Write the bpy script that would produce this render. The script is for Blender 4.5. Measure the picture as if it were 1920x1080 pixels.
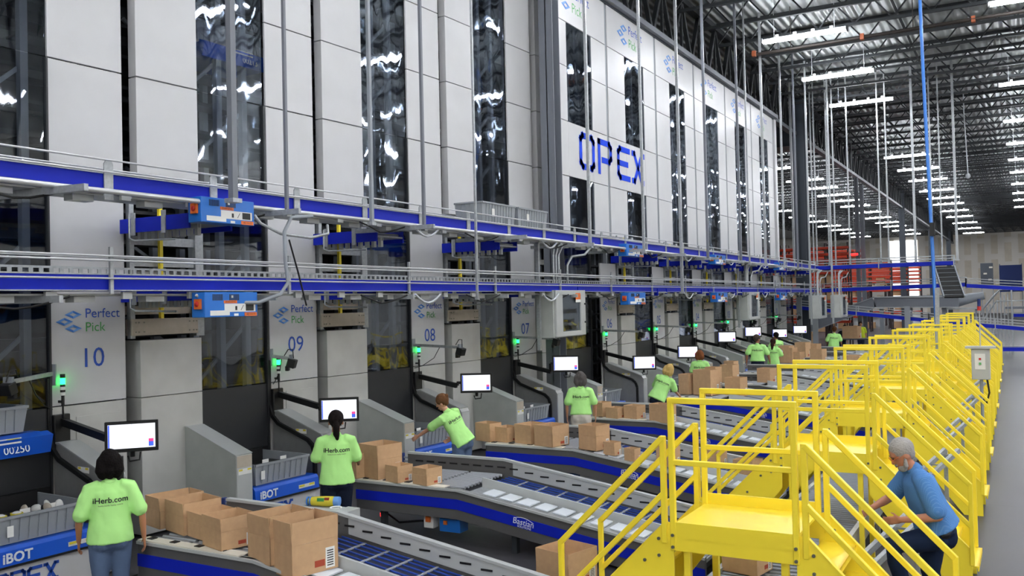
import bpy, bmesh, math, random
from mathutils import Vector, Matrix, noise
from mathutils.bvhtree import BVHTree
PI = math.pi
for o in list(bpy.data.objects): bpy.data.objects.remove(o)
S = bpy.context.scene
C = S.collection
random.seed(7)

# ---------------------------------------------------------------- camera, world, exposure
FPX, HC = 1690.0, 3.1
def cam_axes(vpx=1922.0, vpy=549.0, slope=-.023):
    Y = Vector((vpx-960, vpy-540, FPX)).normalized()
    U = Y.cross(Vector((1, slope, 0))).normalized()
    if U.y > 0: U = -U
    X = Y.cross(U)
    if X.x < 0: X = -X
    return X, Y, U                      # world axes in camera (right, down, forward) coordinates
AX, AY, AU = cam_axes()
right = Vector((AX.x, AY.x, AU.x)); down = Vector((AX.y, AY.y, AU.y)); fwd = Vector((AX.z, AY.z, AU.z))
cam = bpy.data.objects.new('camera', bpy.data.cameras.new('camera')); C.objects.link(cam)
M4 = Matrix((right, -down, -fwd)).transposed().to_4x4(); M4.translation = (0, 0, HC)
cam.matrix_world = M4
cam.data.sensor_width = 36; cam.data.lens = FPX/1920*36
cam.data.clip_start = .1; cam.data.clip_end = 500
S.camera = cam
def ray(px, py):
    return right*((px-960)/FPX) + down*((py-540)/FPX) + fwd
def onz(px, py, z):                     # point at height z seen at a pixel
    d = ray(px, py); t = (z-HC)/d.z; return Vector((d.x*t, d.y*t, z))
def ony(px, py, Y):                     # point at distance Y along the hall
    d = ray(px, py); t = Y/d.y; return Vector((d.x*t, Y, HC+d.z*t))
w = bpy.data.worlds.new('world'); S.world = w; w.use_nodes = True
w.node_tree.nodes['Background'].inputs[0].default_value = (.95, .95, 1, 1)
w.node_tree.nodes['Background'].inputs[1].default_value = .25
S.view_settings.view_transform = 'Standard'; S.view_settings.look = 'None'
S.view_settings.exposure = 1.68; S.view_settings.gamma = 1; S.view_settings.use_curve_mapping = False
LAMP = 30.0                             # strength of the fluorescent tubes

# ---------------------------------------------------------------- helpers
def rgb(h):
    h = h.lstrip('#'); f = lambda v: (v/12.92 if v <= .04045 else ((v+.055)/1.055)**2.4)
    return tuple(f(int(h[i:i+2], 16)/255) for i in (0, 2, 4)) + (1,)
def mat(name, col, rough=.5, metal=0, bump=0, bscale=40, var=0, vscale=3, emit=None, spec=.5, dirt=0):
    m = bpy.data.materials.new(name); m.use_nodes = True; nt = m.node_tree; n = nt.nodes; b = n['Principled BSDF']
    c = rgb(col) if isinstance(col, str) else col
    b.inputs['Base Color'].default_value = c; b.inputs['Roughness'].default_value = rough
    b.inputs['Metallic'].default_value = metal; b.inputs['Specular IOR Level'].default_value = spec
    tc = n.new('ShaderNodeTexCoord')
    if var or dirt:
        t = n.new('ShaderNodeTexNoise'); t.inputs['Scale'].default_value = vscale; t.inputs['Detail'].default_value = 5
        nt.links.new(tc.outputs['Object'], t.inputs['Vector'])
        r = n.new('ShaderNodeMapRange'); r.inputs[1].default_value = .35; r.inputs[2].default_value = .7
        r.inputs[3].default_value = 1-var-dirt; r.inputs[4].default_value = 1+var
        nt.links.new(t.outputs['Fac'], r.inputs[0])
        mx = n.new('ShaderNodeVectorMath'); mx.operation = 'SCALE'; mx.inputs[0].default_value = c[:3]
        nt.links.new(r.outputs[0], mx.inputs['Scale']); nt.links.new(mx.outputs[0], b.inputs['Base Color'])
    if bump:
        t = n.new('ShaderNodeTexNoise'); t.inputs['Scale'].default_value = bscale; t.inputs['Detail'].default_value = 3
        nt.links.new(tc.outputs['Object'], t.inputs['Vector'])
        bp = n.new('ShaderNodeBump'); bp.inputs['Strength'].default_value = bump; bp.inputs['Distance'].default_value = .02
        nt.links.new(t.outputs['Fac'], bp.inputs['Height']); nt.links.new(bp.outputs[0], b.inputs['Normal'])
    if emit:
        b.inputs['Emission Color'].default_value = rgb(emit[0]); b.inputs['Emission Strength'].default_value = emit[1]
    return m

KIDS = {}                                # parent name -> its parts
def adopt(o, parent):
    o.parent = parent; KIDS.setdefault(parent.name, []).append(o)
class MB:
    """collects boxes, bars, tubes and lofts; build() links them as one mesh object"""
    def __init__(s): s.v = []; s.f = []; s.mi = []; s.m = 0; s.sm = []
    def add(s, vs, fs, smooth=False):
        b = len(s.v); s.v += [tuple(v) for v in vs]
        for f in fs: s.f.append([i+b for i in f]); s.mi.append(s.m); s.sm.append(smooth)
        return s
    def box(s, x0, x1, y0, y1, z0, z1, R=None, o=None):
        vs = [Vector((x, y, z)) for x in (x0, x1) for y in (y0, y1) for z in (z0, z1)]
        if R is not None: vs = [R @ v for v in vs]
        if o is not None: vs = [v+Vector(o) for v in vs]
        return s.add(vs, [(0,1,3,2),(4,6,7,5),(0,4,5,1),(2,3,7,6),(0,2,6,4),(1,5,7,3)])
    def cb(s, x, y, z, sx, sy, sz, R=None):
        return s.box(-sx/2, sx/2, -sy/2, sy/2, -sz/2, sz/2, R, (x, y, z))
    def frame(s, p0, p1):
        p0 = Vector(p0); p1 = Vector(p1); d = (p1-p0).normalized()
        u = Vector((0,0,1)) if abs(d.z) < .95 else Vector((0,1,0))
        a = d.cross(u).normalized(); return p0, p1, a, a.cross(d).normalized()
    def bar(s, p0, p1, wd, h=None):
        h = h or wd; p0, p1, a, b = s.frame(p0, p1)
        vs = [p+a*i*wd/2+b*j*h/2 for p in (p0, p1) for i, j in ((-1,-1),(1,-1),(1,1),(-1,1))]
        return s.add(vs, [(3,2,1,0),(4,5,6,7),(0,1,5,4),(1,2,6,5),(2,3,7,6),(3,0,4,7)])
    def tube(s, pts, r, n=6, cap=True):
        pts = [Vector(p) for p in pts]; rings = []
        prev = None
        for i, p in enumerate(pts):
            d = (pts[min(i+1, len(pts)-1)]-pts[max(i-1, 0)]).normalized()
            if prev is None:
                u = Vector((0,0,1)) if abs(d.z) < .95 else Vector((0,1,0)); a = d.cross(u).normalized()
            else: a = (prev - d*prev.dot(d)).normalized()
            prev = a; b = a.cross(d); rr = r[i] if isinstance(r, (list, tuple)) else r
            rings.append([p+(a*math.cos(t)+b*math.sin(t))*rr for t in [2*PI*k/n for k in range(n)]])
        vs = [v for q in rings for v in q]; fs = []
        for i in range(len(pts)-1):
            for k in range(n): fs.append((i*n+k, i*n+(k+1) % n, (i+1)*n+(k+1) % n, (i+1)*n+k))
        s.add(vs, fs, True)
        if cap: s.add(rings[0], [list(range(n))[::-1]]); s.add(rings[-1], [list(range(n))])
        return s
    def prism(s, poly, a0, a1, plane='xz'):
        if plane == 'xz': P = lambda p, a: (p[0], a, p[1])
        elif plane == 'xy': P = lambda p, a: (p[0], p[1], a)
        else: P = lambda p, a: (a, p[0], p[1])
        n = len(poly); vs = [P(p, a0) for p in poly]+[P(p, a1) for p in poly]
        fs = [list(range(n))[::-1], list(range(n, 2*n))]+[(i, (i+1) % n, n+(i+1) % n, n+i) for i in range(n)]
        return s.add(vs, fs)
    def ell(s, c, r, R=None, nu=12, nv=8):
        vs = []; c = Vector(c)
        for j in range(nv+1):
            t = PI*j/nv
            for i in range(nu):
                p = 2*PI*i/nu; v = Vector((r[0]*math.sin(t)*math.cos(p), r[1]*math.sin(t)*math.sin(p), r[2]*math.cos(t)))
                if R is not None: v = R @ v
                vs.append(c+v)
        fs = [(j*nu+i, (j+1)*nu+i, (j+1)*nu+(i+1) % nu, j*nu+(i+1) % nu) for j in range(nv) for i in range(nu)]
        return s.add(vs, fs, True)
    def build(s, name, mats, parent=None, bevel=0, smooth=None):
        me = bpy.data.meshes.new(name); me.from_pydata(s.v, [], s.f)
        if not isinstance(mats, (list, tuple)): mats = [mats]
        for m in mats: me.materials.append(m)
        me.polygons.foreach_set('material_index', s.mi)
        me.polygons.foreach_set('use_smooth', [bool(smooth if smooth is not None else k) for k in s.sm])
        bm = bmesh.new(); bm.from_mesh(me); bmesh.ops.recalc_face_normals(bm, faces=bm.faces); bm.to_mesh(me); bm.free()
        o = bpy.data.objects.new(name, me); C.objects.link(o)
        if parent is not None: adopt(o, parent)
        if bevel:
            b = o.modifiers.new('bevel', 'BEVEL'); b.width = bevel; b.segments = 1; b.limit_method = 'ANGLE'; b.angle_limit = .8
        return o
def tag(o, label=None, cat=None, group=None, kind=None):
    for k, v in (('label', label), ('category', cat), ('group', group), ('kind', kind)):
        if v: o[k] = v
    return o
def empty(name, loc, label=None, cat=None, group=None, rz=0):
    o = bpy.data.objects.new(name, None); C.objects.link(o); o.location = loc; o.rotation_euler.z = rz
    o.empty_display_size = .1
    return tag(o, label, cat, group)
def copy_tree(o, parent=None, skip=()):
    c = o.copy(); C.objects.link(c)
    if parent is not None: adopt(c, parent)
    for ch in list(KIDS.get(o.name, ())):
        if ch.name.split('.')[0] not in skip: copy_tree(ch, c)
    return c
TXT = {}
def text(string, size, parent, name, m, loc, rot, align='CENTER', extr=.002, bold=0, shear=0):
    key = (string, size, align, extr, bold, shear)
    if key not in TXT:
        cu = bpy.data.curves.new('t', 'FONT'); cu.body = string; cu.size = size; cu.align_x = align; cu.align_y = 'CENTER'
        cu.extrude = extr; cu.offset = bold; cu.shear = shear; cu.resolution_u = 3
        t = bpy.data.objects.new('t', cu); C.objects.link(t); bpy.context.view_layer.update()
        TXT[key] = bpy.data.meshes.new_from_object(t.evaluated_get(bpy.context.evaluated_depsgraph_get()))
        bpy.data.objects.remove(t)
    me = TXT[key].copy(); me.materials.clear(); me.materials.append(m)
    o = bpy.data.objects.new(name, me); C.objects.link(o); adopt(o, parent); o.location = loc; o.rotation_euler = rot
    return o
RX = (PI/2, 0, PI/2)                     # lettering on a face looking toward +X
RY = (PI/2, 0, 0)                        # lettering on a face looking toward -Y

# ---------------------------------------------------------------- materials
M = dict(
 white=mat('white_panel', '#CBCBCC', .38, var=.02, vscale=2, bump=.02, bscale=9),
 lowwhite=mat('scuffed_white_panel', '#C6C6C2', .42, var=.03, dirt=.05, vscale=2.5),
 trimdark=mat('dark_trim', '#26282B', .45), black=mat('black_plastic', '#101113', .4), rubber=mat('black_rubber', '#0B0B0C', .6),
 grey=mat('grey_painted_steel', '#B2B6B2', .42, var=.03, dirt=.04, vscale=4), lgrey=mat('light_grey_steel', '#B4B7B6', .4, var=.03),
 frame=mat('rack_grey_steel', '#8F959B', .5), dframe=mat('dark_grey_steel', '#3E4247', .5, metal=.3),
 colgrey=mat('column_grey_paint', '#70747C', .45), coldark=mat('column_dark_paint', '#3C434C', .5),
 galv=mat('galvanised_steel', '#A8ACAE', .4, metal=.4, var=.12, vscale=25), chrome=mat('polished_tube', '#C6C8CA', .3, metal=.45),
 steel=mat('stainless_steel', '#A2A3A2', .35, metal=.45, var=.05, vscale=8),
 blue=mat('royal_blue_band', '#1024B0', .5, spec=.2), bblue=mat('bright_blue_paint', '#1F6FC8', .35), ibot=mat('carrier_blue', '#1458CC', .35),
 txtblue=mat('print_blue', '#2350B4', .5), logoblue=mat('logo_blue', '#3F7BCB', .5), logolight=mat('logo_light_blue', '#6C9EDC', .5), txtgreen=mat('print_green', '#4DA85A', .5),
 opex=mat('sign_blue', '#0B46E4', .6, spec=.15), txtwhite=mat('print_white', '#E8ECF2', .5), txtblack=mat('print_black', '#15181A', .6),
 dsteel=mat('conveyor_grey_paint', '#5A5958', .4, var=.02), roller=mat('roller_steel', '#C2C6CC', .25, metal=.4), roller_dull=mat('dull_roller_steel', '#83878D', .35, metal=.5),
 belt=mat('dark_blue_belt', '#141A33', .4), oring=mat('blue_drive_cord', '#2C4DA8', .4), plate=mat('pale_slider_plate', '#D9DEE4', .3),
 cream=mat('cream_strip', '#DAD4C6', .5), card=mat('cardboard', '#C6A27C', .8, var=.05, vscale=6, spec=.2), cardin=mat('cardboard_inside', '#B48D64', .85, spec=.15),
 stamp=mat('red_ink_stamp', '#A8452C', .8), label=mat('white_label', '#E6E6E2', .6), ink=mat('barcode_ink', '#2A2A2A', .6),
 tote=mat('grey_tote_plastic', '#959A9F', .45), toteblack=mat('black_tote_divider', '#0D0D0F', .5),
 yellow=mat('safety_yellow', '#FFE53A', .38, var=.02, vscale=5), bolt=mat('bolt_steel', '#8F8F85', .3, metal=.8),
 beige=mat('beige_beam', '#B9AE9E', .6, dirt=.12, vscale=8), orange=mat('orange_paint', '#E4702A', .4), red=mat('red_plastic', '#C32A22', .4),
 rackred=mat('rack_orange_red', '#C43A18', .5), rackdark=mat('rack_dark_upright', '#3A3030', .5),
 yel=mat('yellow_sticker', '#E0CE3A', .5), hose=mat('blue_hose', '#2E74C8', .35),
 joist=mat('joist_dark_primer', '#24282B', .6), pipe=mat('sprinkler_pipe', '#3A332F', .5), orangepipe=mat('pipe_orange_coupling', '#B2603C', .5),
 wallbase=mat('wall_board', '#F4EEE4', .8, var=.02, vscale=.4), wallpatch=mat('wall_board_seams', '#E4DAC8', .85, var=.05, vscale=1), navy=mat('navy_curtain', '#172C66', .7),
 white_body=mat('lamp_body_white', '#C8CCD0', .4), fix_end=mat('lamp_end_grey', '#5E6163', .5),
 tubem=mat('fluorescent_tube', '#FFFFFF', .4, emit=('#F6F9FF', LAMP)),
 green_led=mat('green_beacon_lens', '#0BE04A', .3, emit=('#18FF58', 3)), redled=mat('red_indicator', '#FF2020', .3, emit=('#FF1A1A', 2)),
 screen=mat('lit_screen', '#FFFFFF', .2, emit=('#EEF1FF', .25)), scrblue=mat('screen_blue_tile', '#3A58C8', .3, emit=('#3A58C8', .35)), scrpink=mat('screen_pink_tile', '#D83A7A', .3, emit=('#D83A7A', .35)), scrorange=mat('screen_orange_tile', '#E8A070', .3, emit=('#E8A070', .35)),
 scrline=mat('screen_grey_lines', '#9AA0B0', .3, emit=('#9AA0B0', .3)),
 opening=mat('daylit_dock_opening', '#FFFFFF', .5, emit=('#F4F8FF', .9)),
)
def wavy_glass():
    m = bpy.data.materials.new('dark_acrylic_window'); m.use_nodes = True; nt = m.node_tree; n = nt.nodes; n.clear()
    out = n.new('ShaderNodeOutputMaterial'); mix = n.new('ShaderNodeMixShader'); tr = n.new('ShaderNodeBsdfTransparent'); gl = n.new('ShaderNodeBsdfGlossy')
    tr.inputs[0].default_value = (.74, .76, .80, 1); gl.inputs['Roughness'].default_value = .02; gl.inputs['Color'].default_value = (.9, .95, 1, 1)
    fr = n.new('ShaderNodeFresnel'); fr.inputs[0].default_value = 1.5
    mr = n.new('ShaderNodeMath'); mr.operation = 'MULTIPLY_ADD'; mr.inputs[1].default_value = .42; mr.inputs[2].default_value = .02
    tc = n.new('ShaderNodeTexCoord'); mp = n.new('ShaderNodeMapping'); mp.inputs['Scale'].default_value = (1, 1.0, .45)
    t = n.new('ShaderNodeTexNoise'); t.inputs['Scale'].default_value = 1.3; t.inputs['Detail'].default_value = 1.2
    bp = n.new('ShaderNodeBump'); bp.inputs['Strength'].default_value = 1; bp.inputs['Distance'].default_value = .03
    L = nt.links.new
    L(tc.outputs['Object'], mp.inputs[0]); L(mp.outputs[0], t.inputs['Vector']); L(t.outputs['Fac'], bp.inputs['Height']); L(bp.outputs[0], gl.inputs['Normal'])
    L(fr.outputs[0], mr.inputs[0]); L(mr.outputs[0], mix.inputs[0]); L(tr.outputs[0], mix.inputs[1]); L(gl.outputs[0], mix.inputs[2]); L(mix.outputs[0], out.inputs[0])
    return m
M['glass'] = wavy_glass()
def floor_mat():
    m = mat('polished_concrete', '#77767A', .3, spec=.3); nt = m.node_tree; n = nt.nodes; b = n['Principled BSDF']; L = nt.links.new
    tc = n.new('ShaderNodeTexCoord'); t = n.new('ShaderNodeTexNoise'); t.inputs['Scale'].default_value = .5; t.inputs['Detail'].default_value = 8
    L(tc.outputs['Object'], t.inputs['Vector']); r = n.new('ShaderNodeValToRGB')
    r.color_ramp.elements[0].position = .3; r.color_ramp.elements[0].color = rgb('#3F3E41'); r.color_ramp.elements[1].position = .75; r.color_ramp.elements[1].color = rgb('#4F4E52')
    L(t.outputs['Fac'], r.inputs[0]); br = n.new('ShaderNodeTexBrick'); br.offset = 0; br.inputs['Scale'].default_value = 1; br.inputs['Mortar Size'].default_value = .008
    br.inputs['Brick Width'].default_value = 5; br.inputs['Row Height'].default_value = 5; br.inputs['Mortar'].default_value = rgb('#3C3C3E')
    L(tc.outputs['Object'], br.inputs['Vector']); L(r.outputs[0], br.inputs['Color1']); L(r.outputs[0], br.inputs['Color2']); L(br.outputs[0], b.inputs['Base Color'])
    rr = n.new('ShaderNodeMapRange'); rr.inputs[3].default_value = .42; rr.inputs[4].default_value = .5; L(t.outputs['Fac'], rr.inputs[0]); L(rr.outputs[0], b.inputs['Roughness'])
    return m
M['floor'] = floor_mat()
def deck_mat():
    m = mat('corrugated_deck', '#B4B8B6', .45, metal=.25); nt = m.node_tree; n = nt.nodes; L = nt.links.new
    tc = n.new('ShaderNodeTexCoord'); wv = n.new('ShaderNodeTexWave'); wv.bands_direction = 'X'; wv.inputs['Scale'].default_value = 1.05; wv.wave_profile = 'SIN'
    L(tc.outputs['Object'], wv.inputs['Vector']); bp = n.new('ShaderNodeBump'); bp.inputs['Strength'].default_value = 1; bp.inputs['Distance'].default_value = .08
    L(wv.outputs['Fac'], bp.inputs['Height']); L(bp.outputs[0], n['Principled BSDF'].inputs['Normal'])
    return m
M['deck'] = deck_mat()

# ---------------------------------------------------------------- the building
def struct(name, mb, m, bevel=0): return tag(mb.build(name, m, None, bevel), kind='structure')
struct('floor', MB().box(-60, 30, -14, 162, -.2, 0), M['floor'])
struct('ceiling', MB().box(-60, 30, -14, 162, 13.6, 13.8), M['deck'])
struct('wall_right', MB().box(30, 30.3, -14, 162, 0, 13.8), M['wallbase'])
struct('wall_left', MB().box(-60.3, -60, -14, 162, 0, 13.8), M['wallbase'])
struct('wall_back', MB().box(-60, 30, -14.3, -14, 0, 13.8), M['wallbase'])
wf = MB().box(-60, 30, 162, 162.3, 0, 13.8)
struct('wall_far', wf, M['wallbase'])
wp = MB()
for k in range(-8, 10):
    x = -14+k*1.9; z = .3+(k % 2)*1.3
    while z < 13:
        wp.box(x, x+.95, 161.93, 162.0, z, min(z+3.0, 13.5)); z += 3.9
struct('trim_1', wp, M['wallpatch'])
struct('window_1', MB().box(-19.4, -15.2, 161.85, 162.0, 2, 12.2), M['opening'])
WORDS = 'first second third fourth fifth sixth seventh eighth ninth tenth eleventh twelfth thirteenth fourteenth fifteenth sixteenth seventeenth eighteenth nineteenth twentieth'.split()
def nth(k):                              # 1 -> nearest, 2 -> second nearest ...
    if k == 1: return 'nearest'
    if k <= 20: return WORDS[k-1]+' nearest'
    t = {20: 'twenty', 30: 'thirty', 40: 'forty', 50: 'fifty', 60: 'sixty'}[k//10*10]
    return (t+'-'+WORDS[k % 10-1] if k % 10 else t[:-1]+'ieth')+' nearest'
# roof joists
def joist_mesh(L):
    a = MB(); a.box(0, L, -.06, .06, .78, .9); a.box(0, L, -.06, .06, 0, .1)
    x = 0
    while x < L-.1:
        a.bar((x, 0, .06), (x+.62, 0, .82), .05); a.bar((x+.62, 0, .82), (x+1.24, 0, .06), .05); x += 1.24
    return a
j0 = joist_mesh(19).build('roof_joist', M['joist']); j0.location = (-9.9, 12, 12.68)
tag(j0, 'dark open-web roof joist, nearest one right of the girder', 'roof joist', 'roof joists right of the girder')
n = 1; y = 14.4
while y < 161:
    o = j0.copy(); C.objects.link(o); o.location = (-9.9, y, 12.68); n += 1
    o['label'] = 'dark open-web roof joist, %s one right of the girder' % nth(n); y += 2.4
y = 46
n = 0
while y < 161:
    o = j0.copy(); C.objects.link(o); o.location = (-28.9, y, 12.68); n += 1; o['group'] = 'roof joists left of the girder'
    o['label'] = 'dark open-web roof joist, %s one left of the girder' % nth(n); y += 2.4
# the heavy girder, one truss per span
def girder():
    r = empty('roof_girder', (-9.9, 19, 0), 'dark', 'roof girder', 'roof girders along the machine row')
    MB().box(-.14, .14, 0, 28.4, 11.3, 11.48).build('bottom_chord', M['coldark'], r)
    MB().box(-.14, .14, 0, 28.4, 13.2, 13.4).build('top_chord', M['joist'], r)
    a = MB(); yy = 0
    while yy < 28:
        a.bar((0, yy, 11.45), (0, yy+.95, 13.25), .13); a.bar((0, yy+.95, 13.25), (0, yy+1.9, 11.45), .13); a.bar((0, yy+.95, 13.25), (0, yy+.95, 11.45), .08); yy += 1.9
    a.build('web', M['joist'], r)
    return r
g0 = girder()
for k in range(5):
    g = g0 if k == 0 else copy_tree(g0)
    g.location.y = 19+28.6*k
    g['label'] = 'dark trussed roof girder running down the hall, %s span' % nth(k+1)
# secondary ties along Y
for k, x in enumerate((-3.6, 3.0)):
    tag(MB().bar((x, 12, 13.0), (x, 160, 13.0), .07).build('roof_bridging', M['joist']), 'thin dark bridging rod crossing the joists, %s of the two' % ('left' if k == 0 else 'right'), 'bridging', 'bridging rods in the roof')
# columns
def column(x, y, wd, m, label, top=13.2, z0=0):
    r = empty('steel_column', (x, y, z0), label, 'column')
    a = MB(); a.box(-wd/2, wd/2, -wd/2, -wd/2+.02, .02, top); a.box(-wd/2, wd/2, wd/2-.02, wd/2, .02, top); a.box(-.012, .012, -wd/2, wd/2, .02, top)
    a.build('column_shaft', m, r); MB().box(-wd*.8, wd*.8, -wd*.8, wd*.8, 0, .025).build('base_plate', m, r)
    return r
column(-9.62, 18.95, .36, M['colgrey'], 'tall grey steel column between machines 07 and 06')
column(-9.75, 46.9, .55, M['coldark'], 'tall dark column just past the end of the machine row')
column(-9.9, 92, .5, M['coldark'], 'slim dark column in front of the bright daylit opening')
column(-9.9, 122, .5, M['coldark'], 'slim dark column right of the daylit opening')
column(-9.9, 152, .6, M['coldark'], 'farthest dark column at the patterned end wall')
column(-15.8, 60, .3, M['coldark'], 'dark column left of the machine end, among the red racks', 10)
column(-9.05, 60, .24, M['colgrey'], 'left light grey column of the pair before the red racks', 10.6)
column(-8.6, 59, .24, M['colgrey'], 'right light grey column of the pair before the red racks', 10.0)
# fluorescent fixtures
def fixture():
    r = empty('fluorescent_light', (0, 0, 12), 'x', 'ceiling light')
    b = MB(); b.prism([(-.05, .05), (-.05, .12), (.05, .12), (.05, .05)], 0, 2.8, 'yz')
    b.build('lamp_housing', M['white_body'], r)
    for k in (-.12, .0, .12):
        MB().tube([(.06, k, .02), (2.74, k, .02)], .028, 6).build('tube', M['tubem'], r)
    for x in (0, 2.8): MB().box(x-.02, x+.02, -.17, .17, -.02, .14).build('end_cap', M['fix_end'], r)
    wr = MB()
    for x in (.4, 2.4): wr.tube([(x, 0, .12), (x, 0, 1.6)], .008, 4)
    for x in (.5, 1.1, 1.7, 2.3): wr.cb(x, 0, .17, .1, .08, .1)
    wr.box(.3, 2.5, -.03, .03, .1, .14)
    wr.build('hanger', M['white_body'], r)
    return r
f0 = fixture(); first = [True]
def lights(x, ys, row, group):
    for k, y in enumerate(ys):
        f = f0 if first[0] else copy_tree(f0); first[0] = False
        f.location = (x, y, 12); f['group'] = group
        f['label'] = 'long fluorescent light, %s in the %s' % (nth(k+1), row)
lights(-7.7, (31.6, 38, 44, 62.7, 69.7, 76.8, 85, 92, 98.5, 107, 115.5, 126, 137, 148), 'row above the yellow stairs', 'ceiling lights above the yellow stairs')
lights(-.75, (31.5, 44, 53.5, 61.7, 69.2, 76.4, 84.7, 92.5, 99.5, 107.5), 'row at the right edge of the photo', 'ceiling lights at the right edge')
lights(-15.7, (63, 70.6, 76.5, 82.5, 88, 94, 102, 110, 118, 125, 134, 143), 'row left of the girder', 'ceiling lights left of the girder')
lights(-22.5, (78, 86, 94, 102, 110, 118, 126, 134, 143), 'far left row over the red racks', 'ceiling lights over the racks')
lights(-7.7, (24.5, 17.5, 10.5, 3.5, -4), 'row overhead, out of the picture', 'lights overhead outside the picture')
lights(-.75, (24.5, 17.5, 10.5, 3.5, -4), 'second row overhead, out of the picture', 'lights overhead outside the picture')
lights(6.3, (-4, 3.5, 10.5, 17.5, 24.5, 31.5, 38.5, 45.5, 54, 64, 74, 84, 94, 104, 114, 124, 134, 144, 153), 'third row to the right, out of the picture', 'lights overhead outside the picture')  # the farther lights of this unseen row are added to brighten the end wall
for q, xx in enumerate((13.5, 20.5, 27)): lights(xx, (-11, -4, 3.5, 10.5, 17.5, 24.5, 31.5, 38.5, 45.5), '%s added row to the right, outside the picture' % WORDS[q+3], 'lights overhead outside the picture')  # unseen rows added for lower-angle light on upright faces
lights(-7.7, (-11,), 'rearmost added spot behind the camera', 'lights overhead outside the picture'); lights(-.75, (-11,), 'second rearmost added spot behind the camera', 'lights overhead outside the picture'); lights(6.3, (-11,), 'third rearmost added spot behind the camera', 'lights overhead outside the picture')  # unseen lights added behind the camera to even out the lower machine fronts
# pipes and ducts in the roof
r = empty('sprinkler_pipe', (0, 0, 0), 'copper coloured sprinkler pipe crossing under the joists at top right', 'pipe')
MB().tube([(-8.4, 32.9, 12), (8, 32.5, 12)], .06, 8).build('pipe_run', M['pipe'], r)
for x in (-8.3, -4.6, -1.2, 2): MB().cb(x, 32.75, 12, .12, .16, .2).build('pipe_coupling', M['orangepipe'], r)
for x in (-7, -3, 1): MB().tube([(x, 32.8, 12), (x, 32.8, 13.5)], .015, 4).build('pipe_hanger', M['pipe'], r)
r = empty('drop_cord', (-2.2, 52, 0), 'white cord with a small cap hanging from the roof', 'cord')
p = ony(1807, 210, 52); q = ony(1815, 330, 52); r.location = (0, 0, 0)
MB().tube([Vector((p.x, p.y, 13.6)), p, q], .03, 5).build('cord', M['white_body'], r); MB().ell(q, (.12, .12, .14), nu=8, nv=5).build('cap', M['white_body'], r)
tag(MB().box(-12.6, -10.4, 49, 51, 11.2, 12.7).build('duct_box', M['coldark']), 'dark duct box under the roof behind the machine end', 'duct')
r = empty('air_hose', (0, 0, 0), 'bright blue air hose hanging from the roof to the yellow stairs', 'hose')
pts = [ony(1722, -20, 27) + Vector((0, 0, 0)), ony(1731, 140, 26.6), ony(1741, 330, 26.2), ony(1749, 480, 26), ony(1757, 640, 25.6)]
pts[-1].z = max(pts[-1].z, 1.4)
MB().tube([Vector((pts[0].x, pts[0].y, 13.5))]+pts[1:], .045, 7).build('hose_line', M['hose'], r)
MB().cb(*ony(1748, 430, 26), .12, .12, .35).build('hose_connector', M['rubber'], r)
tag(MB().bar(ony(1757, 700, 25.5)*Vector((1, 1, 0)), ony(1757, 540, 25.5), .1, .09).build('strut_post', M['galv']), 'galvanised strut post standing beside the blue hose', 'post')

# ---------------------------------------------------------------- picking machines
def logo(parent, y, z, s):
    """three interlocked diamonds and the two words on a face looking toward +X"""
    for dy, dz in ((.27, 0), (.15, -.09), (.27, -.18)):
        a = MB(); c = (.004, y+dy*s, z+dz*s); w_, h_, t = .118, .052, .42
        o = [(w_*s, 0), (0, h_*s), (-w_*s, 0), (0, -h_*s)]; i_ = [(q[0]*t, q[1]*t) for q in o]
        vs = [(c[0], c[1]+q[0], c[2]+q[1]) for q in o+i_]
        a.add(vs, [(0,1,5,4)]); a.m = 1; a.add(vs, [(1,2,6,5)]); a.m = 0; a.add(vs, [(2,3,7,6)]); a.m = 1; a.add(vs, [(3,0,4,7)])
        a.build('logo_diamond', [M['logoblue'], M['logolight']], parent)
    text('Perfect', .175*s, parent, 'word_print', M['txtblue'], (.006, y+.43*s, z+.01*s), RX, 'LEFT', 0)
    text('Pick', .175*s, parent, 'word_print', M['txtgreen'], (.006, y+.43*s, z-.17*s), RX, 'LEFT', 0)

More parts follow.
